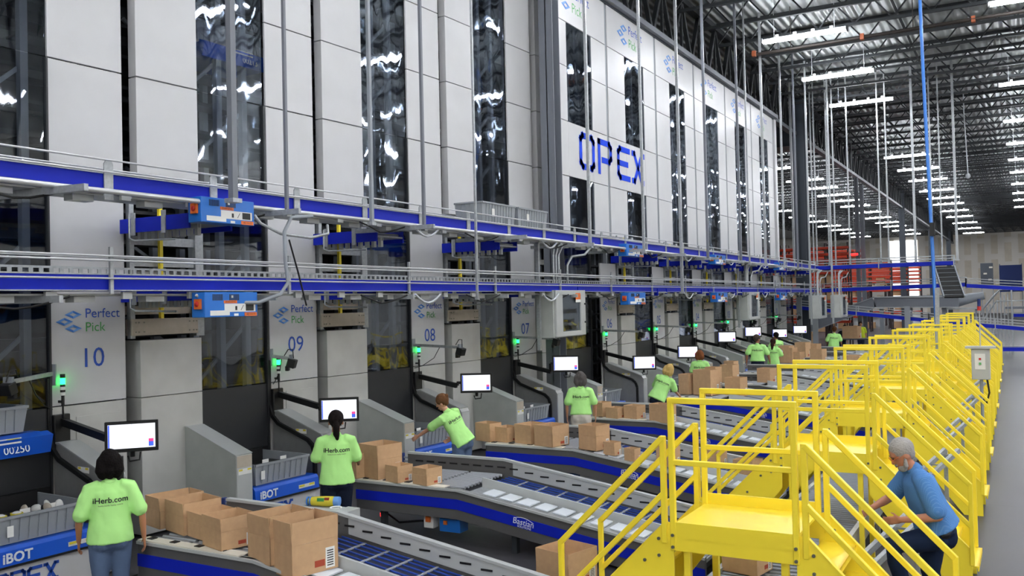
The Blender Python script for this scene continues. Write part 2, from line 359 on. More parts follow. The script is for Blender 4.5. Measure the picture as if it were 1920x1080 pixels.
# (marking, X of the panel face, Y of its left edge, rotation, upper cladding, pitch)
UNITS = [('11', -10.9, 3.45, -.05, True, 3.58), ('10', -10.73, 7.03, -.05, True, 3.62), ('09', -10.55, 10.65, -.05, True, 3.61), ('08', -10.37, 14.26, -.05, True, 3.62), ('07', -10.19, 17.88, -.05, True, 3.9),
         ('06', -9.8, 21.99, 0, False, 3.78), ('05', -9.8, 25.77, 0, False, 3.76), ('04', -9.8, 29.53, 0, False, 3.77), ('03', -9.8, 33.3, 0, False, 3.8), ('02', -9.8, 37.1, 0, False, 3.8), ('01', -9.8, 40.9, 0, False, 3.8)]
def machine(P, upper, num):
    r = empty('picking_machine', (0, 0, 0), 'x', 'picking machine')
    np_top = 6.38 if upper else 4.15
    MB().box(-.04, 0, 0, 1.05, 1.945, np_top).build('number_panel', M['white'], r, .004)
    lp = MB().box(-.04, 0, 0, 1.05, .04, 1.93).build('lower_panel', M['lowwhite'], r, .004)
    sp = MB().box(0, .012, .32, 1.0, .75, 1.78).build('service_cover', M['lowwhite'], lp, .003)
    lv = MB()
    for k in range(5):
        for yy in (.45, .66): lv.prism([(.012, 1.13-.045*k), (.028, 1.115-.045*k), (.012, 1.10-.045*k)], yy, yy+.14)
    lv.build('louvre_vent', M['grey'], sp); MB().cb(.02, .37, 1.3, .02, .03, .03).build('lock', M['black'], sp)
    # second, blank panel stack
    qb = MB().box(-.35, .04, 1.25, 2.27, 1.935, 2.72).build('blank_panel', M['lowwhite'], r, .004)
    MB().box(-.35, .04, 1.25, 2.27, .04, 1.925).build('blank_panel', M['lowwhite'], r, .004)
    bb = MB().box(-.1, .06, 1.12, 2.2, 2.79, 3.02).build('cross_beam', M['beige'], r, .004)
    bo = MB()
    for yy in (1.17, 1.22, 1.3, 2.05, 2.12, 2.17):
        for zz in (2.84, 2.97): bo.cb(.065, yy, zz, .012, .018, .018)
    bo.build('bolt', M['bolt'], bb)
    MB().box(-.2, -.1, 1.12, 2.2, 3.08, 3.2).build('cross_beam', M['beige'], r)
    a = MB()
    for yy in (1.12, 2.2, 2.27): a.box(-.06, .02, yy, yy+.07, 2.75, 4.95)
    for zz in (3.35, 3.75, 4.05): a.box(-.1, -.02, 1.15, 2.25, zz, zz+.12)
    a.build('opening_frame', M['galv'], r)
    MB().box(-.32, -.28, 1.2, 2.3, 3.45, 3.7).build('roller_door', M['steel'], r)
    MB().bar((.03, 1.6, 2.8), (.03, 1.6, 4.9), .05).build('yellow_strip', M['yellow'], r)
    # inside: rack frame behind the windows
    top = 14 if upper else 4.9
    b = MB()
    for x in (-.35, -1.3):
        for yy in (2.45, 2.95, 3.45):
            if yy < P: b.box(x-.05, x+.05, yy-.05, yy+.05, 0, top)
        b.box(x-.05, x+.05, 1.1, 1.18, 0, top)
    z = .8
    while z < top-1.2:
        b.bar((-.4, 1.1, z), (-.4, 1.1, z+.01), .04)
        b.bar((-.4, 2.45, z), (-.4, 3.45, z+.9), .05); b.bar((-1.35, 3.45, z+.2), (-1.35, 2.0, z+1.1), .05)
        b.bar((-.4, 1.05, z+.3), (-.4, 1.25, z+.75), .04); z += 1.15
    b.build('rack_frame', M['frame'], r)
    c = MB(); z = .5
    while z < top-.3:
        c.box(-1.0, -.6, .02, P-.02, z, z+.05); c.box(-1.75, -1.7, 0, P, z+.1, z+.3); z += .45
    c.build('tote_shelf', M['trimdark'], r)
    MB().box(-2.2, -2.15, 0, P, 0, top).build('dark_backdrop', M['rubber'], r)  # black sheet standing in for the shaded depth of the rack
    # windows
    seams = [1.94, 2.6, 4.95] if not upper else [1.94, 3.66, 5.02, 6.39, 7.75, 9.11, 10.47, 11.83, 13.2]
    for k in range(len(seams)-1):
        MB().box(-.03, -.015, 2.29, P-.02, seams[k]+.008, seams[k+1]-.008).build('window_pane', M['glass'], r)
    MB().box(-.03, -.01, 2.29, P-.02, .9, 1.93).build('port_curtain', M['trimdark'], r)
    MB().box(-.05, .02, P-.03, P-.005, 0, np_top).build('panel_edge', M['trimdark'], r)
    if upper:
        for k in range(3, len(seams)-1):
            MB().box(-.04, 0, 0, 1.05, seams[k]+.008, seams[k+1]-.008).build('upper_panel', M['white'], r, .004)
        MB().box(-.14, .03, 1.25, 2.27, 5.0, 6.38).build('upper_panel', M['white'], r, .004)
        for k in range(3, len(seams)-1):
            MB().box(-.14, .03, 1.25, 2.27, seams[k]+.008, seams[k+1]-.008).build('upper_panel', M['white'], r, .004)
    # ramp arm in front of the panel's left edge
    rm = MB().prism([(.04, .0), (.04, 1.48), (.16, 1.48), (1.10, 1.17), (1.14, 1.11), (1.14, .02)], 0, .26).build('port_arm', M['steel'], r, .006)
    MB().prism([(.04, 1.48), (.16, 1.48), (1.10, 1.17), (1.11, 1.185), (.16, 1.5), (.04, 1.5)], -.008, .268).build('arm_cover', M['lgrey'], rm)
    MB().box(1.14, 1.15, .01, .25, .05, 1.10).build('arm_end_plate', M['lgrey'], rm)
    path = [(.0, -.035, 2.3), (.0, -.035, 1.6), (.06, -.035, 1.42), (.2, -.035, 1.3), (.84, -.035, 1.08), (.94, -.035, 1.0), (.98, -.035, .88), (.98, -.035, .4)]
    e = MB()
    for p0, p1 in zip(path, path[1:]): e.bar(p0, p1, .045, .055)
    e.build('black_edge_trim', M['rubber'], rm)
    lb = MB(); lb.m = 1; lb.box(.55, .78, -.0045, -.001, 1.165, 1.235)
    lb.m = 0; lb.box(.56, .62, -.006, -.0045, 1.205, 1.23); lb.box(.71, .77, -.006, -.0045, 1.205, 1.23)
    lb.build('warning_label', [M['yel'], M['label']], rm)
    MB().box(1.06, 1.12, .26, .29, 1.0, 1.06).build('stop_button', M['red'], rm)
    # sloped housing in front of the blank panel's right edge
    hs = MB().prism([(.04, .35), (.04, 1.44), (.1, 1.44), (1.12, 1.10), (1.12, .35)], 1.95, 2.23).build('side_housing', M['grey'], r, .006)
    MB().prism([(.04, 1.442), (.1, 1.442), (1.12, 1.102), (1.13, 1.11), (.1, 1.455), (.04, 1.455)], 1.94, 2.24).build('housing_lid', M['lgrey'], hs)
    MB().box(1.121, 1.13, 1.955, 2.225, .4, 1.095).build('front_plate', M['lgrey'], hs)
    MB().box(1.13, 1.133, 1.96, 2.22, .93, 1.09).build('beige_patch', M['beige'], hs)
    l2 = MB(); l2.m = 1; l2.box(1.131, 1.135, 1.98, 2.21, .83, .91); l2.m = 0; l2.box(1.132, 1.137, 1.985, 2.05, .88, .905); l2.box(1.132, 1.137, 2.14, 2.205, .88, .905)
    l2.build('warning_label', [M['yel'], M['label']], hs)
    # pedestal of the port with the big lettering
    pd = MB().prism([(.02, .02), (.02, .36), (1.14, .40), (1.14, .02)], 2.25, P-.05).build('port_pedestal', M['white'], r, .005)
    MB().box(-.02, .02, 2.25, P-.05, .36, .95).build('port_back', M['black'], r)
    for ch in range(4): opex_letter(ch, pd, 1.143, 2.25+.185*ch, .14, .17, .17, M['txtblue'], 'pedestal_letter')
    # beacon bracket
    return r
def opex_letter(k, parent, x, y, z, w_, h_, m, name, t=None):
    a = MB(); t = t or w_*.2; d = .006
    def seg(pts):
        for p, q in zip(pts, pts[1:]):
            P0 = Vector((x, y+p[0]*w_, z+p[1]*h_)); P1 = Vector((x, y+q[0]*w_, z+q[1]*h_)); dv = (P1-P0).normalized()*t/2
            n_ = Vector((0, -(P1-P0).z, (P1-P0).y)).normalized()*t/2
            vs = [P0-dv-n_, P1+dv-n_, P1+dv+n_, P0-dv+n_]; vs += [v+Vector((d, 0, 0)) for v in vs]
            a.add(vs, [(0,1,2,3),(4,5,6,7),(0,1,5,4),(1,2,6,5),(2,3,7,6),(3,0,4,7)])
    if k == 0: seg([(0, .12), (0, .88), (.12, 1), (.68, 1), (.8, .88), (.8, .12), (.68, 0), (.12, 0), (0, .12)])
    if k == 1: seg([(0, 0), (0, 1), (.68, 1), (.8, .88), (.8, .52), (.68, .4), (.25, .4)])
    if k == 2: seg([(.8, 1), (.12, 1), (0, .88), (0, .12), (.12, 0), (.8, 0)]); seg([(.0, .5), (.65, .5)])
    if k == 3: seg([(0, 1), (.12, 1), (.68, 0), (.8, 0)]); seg([(.85, 1), (.7, 1), (.12, 0), (0, 0)])
    a.build(name, m, parent)
MACH = {}
pm = {}
for num, X, Y, rz, up, P in UNITS:
    key = (up, round(P, 1))
    if key not in pm: r = machine(P, up, num); pm[key] = r
    else: r = copy_tree(pm[key], None, ('logo_diamond', 'word_print', 'number_print'))
    r.location = (X, Y, 0); r.rotation_euler.z = rz; MACH[num] = r
    r['label'] = 'white picking machine tower numbered %s' % num
    if num == '11': r['label'] = 'leftmost picking machine, its window cut by the left edge of the photo'
    r['group'] = 'picking machines along the left side'
bpy.context.view_layer.update()
for num, X, Y, rz, up, P in UNITS:
    r = MACH[num]
    if num == '11': continue
    logo(r, .03, 3.10, 1 if up else .95)
    text(num, .36, r, 'number_print', M['txtblue'], (.006, .56 if up else .52, 2.52), RX, 'CENTER', 0)

# ---------------------------------------------------------------- tall cladding over machines 06 to 01
def clad(sign):
    r = empty('tall_cladding', (-9.8, 0, 0), 'x', 'wall cladding', 'tall cladding bays with the big lettering')
    rows = [4.9, 6.27, 7.65, 9.02, 10.15, 11.35]
    for k in range(5):
        z0, z1 = rows[k]+.008, rows[k+1]-.008
        if k < 4:
            MB().box(-.04, 0, 0, 1.2, z0, z1).build('cladding_panel', M['white'], r, .004)
            MB().box(-.04, 0, 2.7, 3.62, z0, z1).build('cladding_panel', M['white'], r, .004)
            if sign and k == 1: MB().box(-.04, 0, 1.205, 2.695, z0, z1).build('cladding_panel', M['white'], r, .004)
            else: MB().box(-.03, -.015, 1.2, 2.7, z0, z1).build('window_pane', M['glass'], r)
        else: MB().box(-.04, 0, 0, 3.62, z0, z1).build('cladding_panel', M['white'], r, .004)
    MB().box(-.08, -.02, 3.63, 3.76, 4.9, 11.35).build('bay_post', M['frame'], r)
    b = MB()
    for x in (-.4, -1.3):
        for yy in (1.3, 1.9, 2.6): b.box(x-.05, x+.05, yy-.05, yy+.05, 4.9, 11.3)
    z = 5
    while z < 10.3: b.bar((-.4, 1.3, z), (-.4, 2.6, z+.9), .05); b.bar((-1.35, 2.6, z+.2), (-1.35, 1.3, z+1.1), .05); z += 1.15
    b.build('rack_frame', M['frame'], r)
    c = MB(); z = 5
    while z < 11.3: c.box(-1.0, -.6, 0, 3.7, z, z+.05); z += .45
    c.build('tote_shelf', M['trimdark'], r)
    MB().box(-2.2, -2.15, 0, 3.77, 4.9, 11.35).build('dark_backdrop', M['rubber'], r)  # black sheet in place of the dark depth behind the glass
    logo(r, .65, 10.95, 2.1)
    return r
ca = clad(True); cb_ = clad(False)
for k in range(6):
    c = ca if k == 0 else cb_ if k == 2 else copy_tree(ca if k < 2 else cb_)
    c.location = (-9.8, 19.05+3.77*k, 0)
    c['label'] = 'white cladding bay with dark glass strip, %s one to the steel column' % nth(k+1)
MB_sign = empty('lettering_sign', (-9.8, 19.05, 0), 'big blue four-letter company name on the tall white cladding', 'sign')
for ch, y0 in enumerate((1.9, 3.05, 4.36, 5.44)):
    opex_letter(ch, MB_sign, .004, y0, 6.62, .98, .80, M['opex'], 'sign_letter', .16)
tag(MB().bar((-9.7, 18.6, 11.42), (-9.7, 42, 11.42), .16).build('cladding_rail', M['colgrey']), 'long grey rail capping the tall white cladding', 'rail')
tag(MB().box(-9.9, -9.75, 41.75, 42.1, 0, 11.3).build('cladding_end', M['white']), 'white end panel closing the far end of the tall cladding', 'panel')

# ---------------------------------------------------------------- overhead conveyors
def overhead(z, label, upper):
    r = empty('overhead_conveyor', (0, 0, 0), label, 'conveyor')
    y0, y1 = 1.0, 44.6
    for x0, x1, nm in ((-8.62, -8.58, 'blue_side_band'), (-9.24, -9.2, 'blue_side_band')):
        for a_, b_ in ((y0, 9.0), (9.04, 18), (18.04, 27), (27.04, 36), (36.04, y1)):
            q = MB().box(x0, x1, a_, b_, z, z+.16).build(nm, M['blue'], r)
    e = MB(); e.box(-8.64, -8.57, y0, y1, z+.16, z+.175); e.box(-8.64, -8.57, y0, y1, z-.012, z); e.build('band_edge', M['galv'], r)
    MB().box(-9.2, -8.62, y0, y1, z+.09, z+.11).build('conveyor_bed', M['galv'], r)
    ro = MB(); y = y0
    while y < y1: ro.tube([(-9.2, y, z+.13), (-8.62, y, z+.13)], .022, 5); y += .16
    tag(ro.build('roller_bed', M['roller'], r), kind='stuff')
    # guard rails
    tops = (.3, .17) if upper else (.36, .12)
    for zz in tops:
        MB().tube([(-8.5, y0, z+zz), (-8.5, y1, z+zz)], .012, 5).build('guard_rail', M['chrome'], r)
        MB().tube([(-9.3, y0, z+zz+.04), (-9.3, y1, z+zz+.04)], .012, 5).build('guard_rail', M['chrome'], r)
    if upper: MB().tube([(-8.42, y0, z-.05), (-8.42, y1, z-.05)], .03, 8).build('front_pipe', M['chrome'], r)
    else:
        # perforated cable tray behind the belt
        t = MB(); y = y0
        t.box(-9.42, -9.41, y0, y1, z+.19, z+.215); t.box(-9.42, -9.41, y0, y1, z+.265, z+.29)
        while y < y1: t.box(-9.42, -9.41, y, y+.05, z+.215, z+.265); y += .12
        t.box(-9.6, -9.42, y0, y1, z+.185, z+.19)
        tag(t.build('cable_tray', M['galv'], r), kind='stuff')
        MB().tube([(-8.46, y0, z+.31), (-8.46, y1, z+.31)], .012, 5).build('guard_rail', M['chrome'], r)
    y = 6.3 if upper else 3.6
    while y < y1:
        st = MB()
        if upper:
            st.prism([(y-.055, z-.12), (y-.055, z+.27), (y-.03, z+.31), (y+.03, z+.31), (y+.055, z+.27), (y+.055, z-.12)], -8.575, -8.56, 'yz')
            y += 1.45
        else:
            st.box(-8.56, -8.53, y-.02, y+.02, z-.05, z+.46); y += 2.7
        st.build('side_bracket', M['galv'], r)
    y = 2.5
    while y < y1:
        MB().bar((-9.45, y, z-.1), (-7.98 if upper else -8.4, y+.12, z-.1), .05, .07).build('cross_channel', M['galv'], r); y += 3.0
    und = MB()
    und.box(-9.15, -8.7, y0, y1, z-.06, z-.04)
    y = y0+.5; k = 0
    while y < y1:
        und.box(-8.9, -8.75, y, y+.25, z-.13, z-.06); und.box(-8.66, -8.62, y+.5, y+.62, z-.1, z-.02)
        k += 1; y += .9
    und.build('drive_housing', M['lgrey'], r)
    y = y0+.8
    while y < y1:
        pts = [(-8.55+.05*math.sin(i*1.3), y+i*.18, z-.07-.12*math.sin(PI*i/6)) for i in range(7)]
        MB().tube(pts, .013, 5).build('cable', M['rubber'], r); y += 2.9
    y = y0+2
    while y < y1:
        pts = [(-8.5, y+i*.12, z-.06-.14*math.sin(PI*i/6)) for i in range(7)]
        MB().tube(pts, .018, 6).build('grey_conduit', M['white_body'], r); y += 4.4
    return r
overhead(4.45, 'upper overhead conveyor with blue side band hanging before the white towers', True)
overhead(3.36, 'lower overhead conveyor with blue side band and perforated cable tray', False)
# spurs from the machines
def spur(z):
    r = empty('spur_conveyor', (0, 0, z), 'x', 'spur conveyor')
    for y0 in (0, .7):
        MB().box(0, 1.35, y0, y0+.03, -.02, .17).build('blue_side_band', M['blue'], r)
    MB().box(0, 1.35, .03, .7, .05, .08).build('conveyor_bed', M['galv'], r)
    a = MB(); x = .05
    while x < 1.3: a.tube([(x, .03, .11), (x, .7, .11)], .022, 5); x += .12
    a.build('roller_bed', M['roller'], r)
    a = MB(); x = .1
    while x < 1.3: a.box(x, x+.06, .2, .26, -.1, .05); x += .14
    a.box(.1, 1.3, .22, .24, .0, .05); a.build('carrier_tabs', M['lgrey'], r)
    for x in (.25, .85): MB().box(x, x+.08, -.02, -.005, -.06, .24).build('side_bracket', M['galv'], r)
    MB().tube([(.3, -.08, .22), (.3, -.08, -.1), (.4, -.08, -.14), (1.2, -.08, -.16)], .014, 5).build('conduit', M['galv'], r)
    return r
s0 = spur(4.2); k = 0
for num, X, Y, rz, up, P in UNITS[1:]:
    for z in (4.2, 3.27) if num != '07' else ():
        s = s0 if k == 0 else copy_tree(s0); k += 1
        if up: s.location = (X+.1, Y+.95, z)
        else: s.location = (X-.1, Y+.95, z)
        s['group'] = 'short blue spur conveyors leaving the machines'
        s['label'] = '%s short blue spur conveyor leaving machine %s' % ('upper' if z > 4 else 'lower', num)
# blue drive boxes
def drive_box():
    r = empty('drive_box', (0, 0, 0), 'x', 'control box')
    MB().box(-.22, 0, 0, .84, 0, .3).build('box_body', M['bblue'], r, .006)
    v = MB()
    for i in range(20):
        yy = .12+i*.016+(.1 if i > 9 else 0); v.box(0, .003, yy, yy+.008, .2, .275)
    v.build('vent_slots', M['trimdark'], r)
    MB().cb(.004, .42, .245, .01, .03, .03).build('key_lock', M['chrome'], r)
    MB().box(.0, .003, .29, .5, .165, .20).build('warning_label', M['orange'], r)
    q = MB(); q.box(0, .002, .3, .8, .06, .16); q.box(0, .003, .08, .38, .02, .08); q.box(0, .003, .45, .52, .01, .04); q.build('paper_label', M['label'], r)
    q = MB(); q.box(.002, .004, .64, .77, .07, .15); q.box(.002, .004, .47, .5, .08, .13); q.bar((.004, .56, .08), (.004, .6, .14), .004); q.build('label_picture', M['ink'], r)
    MB().box(0, .004, .62, .82, 0.005, .05).build('voltage_label', M['orange'], r)
    MB().cb(-.1, -.015, .16, .1, .03, .12).build('switch_plate', M['orange'], r); MB().ell((-.1, -.03, .16), (.035, .02, .035)).build('switch_knob', M['red'], r)
    text('WARNING', .035, r, 'label_print', M['ink'], (.0045, .395, .183), RX, 'CENTER', 0); text('480 VOLTS', .03, r, 'label_print', M['ink'], (.005, .72, .027), RX, 'CENTER', 0)
    return r
d0 = drive_box(); k = 0
for yy, z, w_ in ((7.39, 4.16, 'above machine 10'), (7.42, 3.03, 'above machine 10'), (20.4, 4.22, 'near machine 06'), (20.45, 3.03, 'near machine 06'), (27.6, 4.22, 'near machine 04'), (27.7, 3.03, 'near machine 04'), (36.0, 4.22, 'near the end column'), (36.1, 3.03, 'near the end column')):
    d = d0 if k == 0 else copy_tree(d0); k += 1
    d.location = (-8.38, yy, z); d['group'] = 'blue control boxes hung under the overhead conveyors'
    if yy > 20: d.scale = (1, 1.35, 1)
    d['label'] = 'blue control box with warning labels under the %s conveyor %s' % ('upper' if z > 4 else 'lower', w_)
# hanger rods from the roof
RODS = [(-8.2, 7.72, .08, 4.4, 'colgrey', 'thick grey strut hanging in front of the leftmost dark window'), (-8.2, 8.62, .04, 4.3, 'colgrey', 'grey rod hanging in front of tower 09'), (-8.2, 11.66, .045, 4.3, 'colgrey', 'grey rod hanging before the tower 08 panel'),
        (-8.2, 10.35, .05, 4.3, 'frame', 'thin grey strut hanging before the second dark window'),
        (-8.2, 13.2, .035, 3.2, 'galv', 'thin bright rod hanging right of tower 08'), (-8.2, 17.9, .06, 4.3, 'galv', 'grey rod crossing the letter O'), (-8.2, 21.1, .06, 4.3, 'galv', 'grey rod crossing the letter X'),
        (-8.2, 23.9, .07, 3.3, 'galv', 'tall bright rod right of the lettering'), (-8.2, 26.3, .07, 4.3, 'colgrey', 'grey rod before the third cladding bay'), (-8.2, 29.9, .07, 4.3, 'colgrey', 'grey rod before the fourth cladding bay'), (-8.2, 31.0, .05, 4.3, 'galv', 'thin bright rod before the fourth cladding bay'),
        (-8.2, 33.2, .08, 4.3, 'galv', 'bright rod before the fifth cladding bay'), (-8.2, 36.2, .07, 4.3, 'galv', 'bright rod before the last cladding bay'), (-8.2, 38.6, .07, 4.3, 'colgrey', 'grey rod near the cladding end')]
for x, y, d, z, m, lab in RODS:
    r = empty('hanger_rod', (x, y, z), lab, 'rod', 'rods hanging from the roof')
    MB().box(-d/2, d/2, -d/2, d/2, 0, 13.6-z).build('rod', M[m], r); MB().cb(0, 0, .02, d*1.8, d*1.8, .05).build('rod_foot', M['galv'], r)
for k, px in enumerate((1489, 1526, 1532, 1555, 1567, 1594, 1652, 1667, 1717, 1750, 1767, 1795)):
    p = ony(px, 480, 44.2 if k % 2 else 45.0); d = .1 if px in (1489, 1717, 1795) else .06
    r = empty('hanger_rod', (p.x, p.y, 4.6), 'rod hanging from the roof to the far crossing conveyor, %s counted from the left' % WORDS[k], 'rod', 'rods hanging at the far crossing conveyor')
    MB().box(-d/2, d/2, -d/2, d/2, 0, 9.0).build('rod', M['galv'], r); MB().cb(0, 0, .02, d*1.8, d*1.8, .05).build('rod_foot', M['galv'], r)
# a long grey tote riding the upper conveyor
def tote_mesh(L, W, H, name, parent=None, m='tote'):
    a = MB(); t = .012
    a.prism([(-L/2*.93, 0), (L/2*.93, 0), (L/2, H), (L/2-.02, H), (L/2*.93-.015, t), (-L/2*.93+.015, t), (-L/2+.02, H), (-L/2, H)], -W/2*.93, W/2*.93, 'yz')
    for s_ in (-1, 1):
        x0 = s_*W/2
        vs = [(x0*.93, -L/2*.93, 0), (x0*.93, L/2*.93, 0), (x0, L/2, H), (x0, -L/2, H)]; v2 = [(v[0]-s_*t, v[1], v[2]) for v in vs]
        a.add(vs+v2, [(0,1,2,3),(4,5,6,7),(0,1,5,4),(1,2,6,5),(2,3,7,6),(3,0,4,7)])
    rim = [(-W/2, -L/2), (W/2, -L/2), (W/2, L/2), (-W/2, L/2)]
    for i in range(4):
        p, q = rim[i], rim[(i+1) % 4]; a.bar((p[0], p[1], H), (q[0], q[1], H), .035, .03)
    n = int(L/.11)
    for i in range(1, n):
        yy = -L/2*.93+i*L*.93/n
        for s_ in (-1, 1): a.bar((s_*(W/2*.935+.006), yy, .02), (s_*(W/2+.008), yy, H-.02), .014)
    n = int(W/.12)
    for i in range(1, n):
        xx = -W/2*.93+i*W*.93/n
        for s_ in (-1, 1): a.bar((xx, s_*(L/2*.935+.006), .02), (xx, s_*(L/2+.008), H-.02), .014)
    return a.build(name, M[m], parent)
for ty, w_ in ((14.7, 'left'), (16.05, 'right')):
    r = empty('storage_tote', (-8.9, ty, 4.6), '%s grey plastic tote of the two riding on the upper overhead conveyor' % w_, 'tote')
    tote_mesh(1.25, .6, .4, 'tote_shell', r); MB().box(.315, .318, -.3, -.2, .15, .3).build('barcode_label', M['label'], r)
# carriers behind the windows
def carrier(loc, lab, scale=1, num='00250', rz=0, glassy=False):
    r = empty('tote_carrier', loc, lab, 'carrier', 'blue carriers behind the windows', rz)
    MB().prism([(-.5, 0), (-.55, .1), (-.3, .2), (-.3, .24), (.3, .24), (.3, .0)], -.62, .62).build('carrier_body', M['ibot'], r, .004)
    MB().prism([(.3, 0), (.36, -.02), (.42, .2), (.3, .24)], -.7, .7).build('front_bumper', M['ibot'], r)
    b = MB(); b.m = 1; b.box(.405, .412, -.2, .3, .15, .215); b.m = 0; b.box(.41, .414, -.18, -.04, .19, .21); b.box(.41, .414, .12, .28, .19, .21)
    b.build('warning_label', [M['yel'], M['label']], r)
    text(num, .13, r, 'number_print', M['txtwhite'], (.40, .25, .07), (PI/2-.2, 0, PI/2), 'CENTER', .002)
    return r
c = carrier((-10.85, 6.15, 1.44), 'blue carrier marked 00250 in the leftmost port', 1)
t0 = empty('storage_tote', (-10.85, 5.95, 1.7), 'grey tote riding on the blue carrier at the left edge', 'tote'); tote_mesh(1.3, .6, .3, 'tote_shell', t0)
c = carrier((-11.2, 10.33, 7.05), 'blue carrier high behind the leftmost tower window', 1, '00213'); 
t1 = empty('storage_tote', (-11.2, 10.2, 7.3), 'pale tote on the blue carrier high behind the window', 'tote'); tote_mesh(1.2, .55, .3, 'tote_shell', t1)
carrier((-11.0, 14.2, 4.2), 'blue carrier behind the window right of tower 09, under the upper conveyor', 1, '00241')
carrier((-10.5, 26.1, 2.3), 'blurry blue carrier behind the window right of tower 06', 1, '00217')

# control cabinets with a window door
def cabinet(loc, lab, s=1, top=2.1):
    r = empty('control_cabinet', loc, lab, 'control cabinet', 'grey cabinets hung from the overhead frame')
    MB().box(-.42, 0, 0, 1.45, 0, 1.0).build('cabinet_body', M['grey'], r, .008)
    d = MB(); d.box(0, .05, .05, 1.48, .02, .12); d.box(0, .05, .05, 1.48, .9, 1.0); d.box(0, .05, .05, .35, .1, .92); d.box(0, .05, 1.25, 1.48, .1, .92)
    dd = d.build('cabinet_door', M['lgrey'], r, .006)
    MB().box(.015, .02, .33, 1.27, .1, .92).build('door_window', M['glass'], dd)
    i = MB(); i.box(-.05, -.01, .4, 1.2, .12, .9); i.build('inner_panel', M['label'], r)
    q = MB(); q.box(-.01, 0.0, .4, 1.15, .5, .6); q.box(-.01, .0, .45, 1.0, .3, .38); q.box(-.01, .0, .5, 1.1, .15, .25); q.build('breaker_row', M['frame'], r)
    MB().box(.05, .055, .98, 1.22, .78, .94).build('orange_label', M['orange'], dd); MB().box(.05, .056, .98, 1.22, .74, .8).build('white_sticker', M['label'], dd)
    for zz in (.3, .7): MB().cb(.06, 1.43, zz, .03, .03, .04).build('door_latch', M['trimdark'], dd)
    fr = MB()
    for yy in (-.08,): fr.bar((-.3, yy, -.25), (-.3, yy, top), .07)
    fr.bar((-.35, -.1, 1.35), (-.35, 1.2, 1.35), .04); fr.bar((-.35, 1.0, 1.0), (-.35, 1.0, 2.1), .04)
    fr.build('strut_frame', M['galv'], r)
    for k in range(3):
        MB().tube([(-.1, .25+.12*k, 1.0), (-.1, .25+.12*k, 1.75), (-.1, .3+.2*k, 1.95), (-.05, .5+.3*k, 2.08)], .022, 6).build('conduit', M['galv'], r)
    MB().tube([(-.1, 1.1, 1.0), (-.12, .95, 1.2), (-.12, .95, 1.55), (-.1, 1.15, 1.75), (0, 1.6, 1.8), (.05, 1.9, 2.0)], .028, 6).build('flexible_conduit', M['galv'], r)
    r.scale = (s, s, s)
    return r
cabinet((-8.55, 16.75, 2.38), 'big grey control cabinet with window door between machines 07 and 06')
cabinet((-8.55, 31.9, 2.35), 'grey control cabinet hanging before machine 03', 1)
cabinet((-7.6, 39.6, 2.2), 'left one of the two distant grey cabinets before the racks', 1, 11)
cabinet((-7.0, 41.2, 2.2), 'right one of the two distant grey cabinets before the racks', 1, 11)
# loose cable looping down from the upper conveyor
r = empty('hanging_cable', (0, 0, 0), 'grey cable looping down from the upper to the lower conveyor near tower 09', 'cable')
MB().tube([(-8.3, 9.2, 4.35), (-8.25, 8.75, 4.3), (-8.25, 8.62, 4.1), (-8.22, 8.6, 3.7), (-8.2, 8.62, 3.45), (-8.22, 8.5, 3.3), (-8.3, 8.2, 3.2), (-8.5, 7.9, 3.2)], .025, 7).build('cable', M['frame'], r)
MB().tube([(-8.2, 8.65, 4.0), (-8.2, 8.8, 3.6), (-8.2, 8.95, 3.15)], .012, 5).build('thin_cable', M['rubber'], r)
MB().tube([(-8.3, 9.5, 4.25), (-8.2, 9.4, 4.12), (-8.25, 9.1, 4.05), (-8.3, 8.6, 4.08), (-8.35, 8.3, 4.2), (-8.4, 8.25, 4.3)], .02, 6).build('cable_loop', M['galv'], r)

# ---------------------------------------------------------------- things at every picking station
def loc(num, x, y, z):
    _, X, Y, rz, up, P = next(u for u in UNITS if u[0] == num); c, s_ = math.cos(rz), math.sin(rz)
    return Vector((X+c*x-s_*y, Y+s_*x+c*y, z))
ROT = {u[0]: u[3] for u in UNITS}
def beacon():
    r = empty('signal_beacon', (0, 0, 0), 'x', 'beacon', 'green signal beacons on the towers')
    for k, (z0, z1, m) in enumerate(((-.25, -.12, 'black'), (-.12, -.08, 'label'), (-.08, -.05, 'black'), (-.05, -.01, 'label'), (-.01, .02, 'black'), (.02, .10, 'green_led'), (.10, .15, 'black'))):
        MB().tube([(0, 0, z0), (0, 0, z1)], .032 if k else .02, 10).build('green_lens' if m == 'green_led' else 'beacon_segment', M[m], r)
    MB().bar((-.08, 0, -.2), (0, 0, -.2), .03).build('mounting_arm', M['black'], r)
    MB().tube([(0, 0, -.25), (.0, .0, -.45), (-.03, .02, -.5)], .012, 5).build('cable', M['black'], r)
    return r
def scanner(length, ang, cam_on=True):
    r = empty('scanner_arm', (0, 0, 0), 'x', 'camera arm', 'overhead scanner arms on the towers', ang)
    MB().box(-.0, .02, -.05, .05, -.15, .12).build('wall_bracket', M['frame'], r)
    MB().bar((.02, 0, 0), (length, 0, -.04), .04, .05).build('arm_channel', M['galv'], r)
    if cam_on:
        h = MB(); h.cb(length+.05, 0, -.12, .13, .16, .14, Matrix.Rotation(.3, 3, 'Y')); h.cb(length-.02, 0, -.2, .06, .1, .08)
        h = h.build('scanner_head', M['black'], r, .008)
        MB().tube([(length-.08, .03, .0), (length-.02, .05, .1), (length+.06, .03, .1), (length+.08, 0, -.04)], .008, 5).build('cable', M['black'], r)
        MB().box(length+.02, length+.06, -.06, .06, -.06, .02).build('clamp', M['frame'], r)
    MB().tube([(length*.6, 0, -.03), (length*.45, .02, -.25), (length*.2, .0, -.4), (.02, 0, -.45)], .007, 5).build('loose_wire', M['black'], r)
    return r
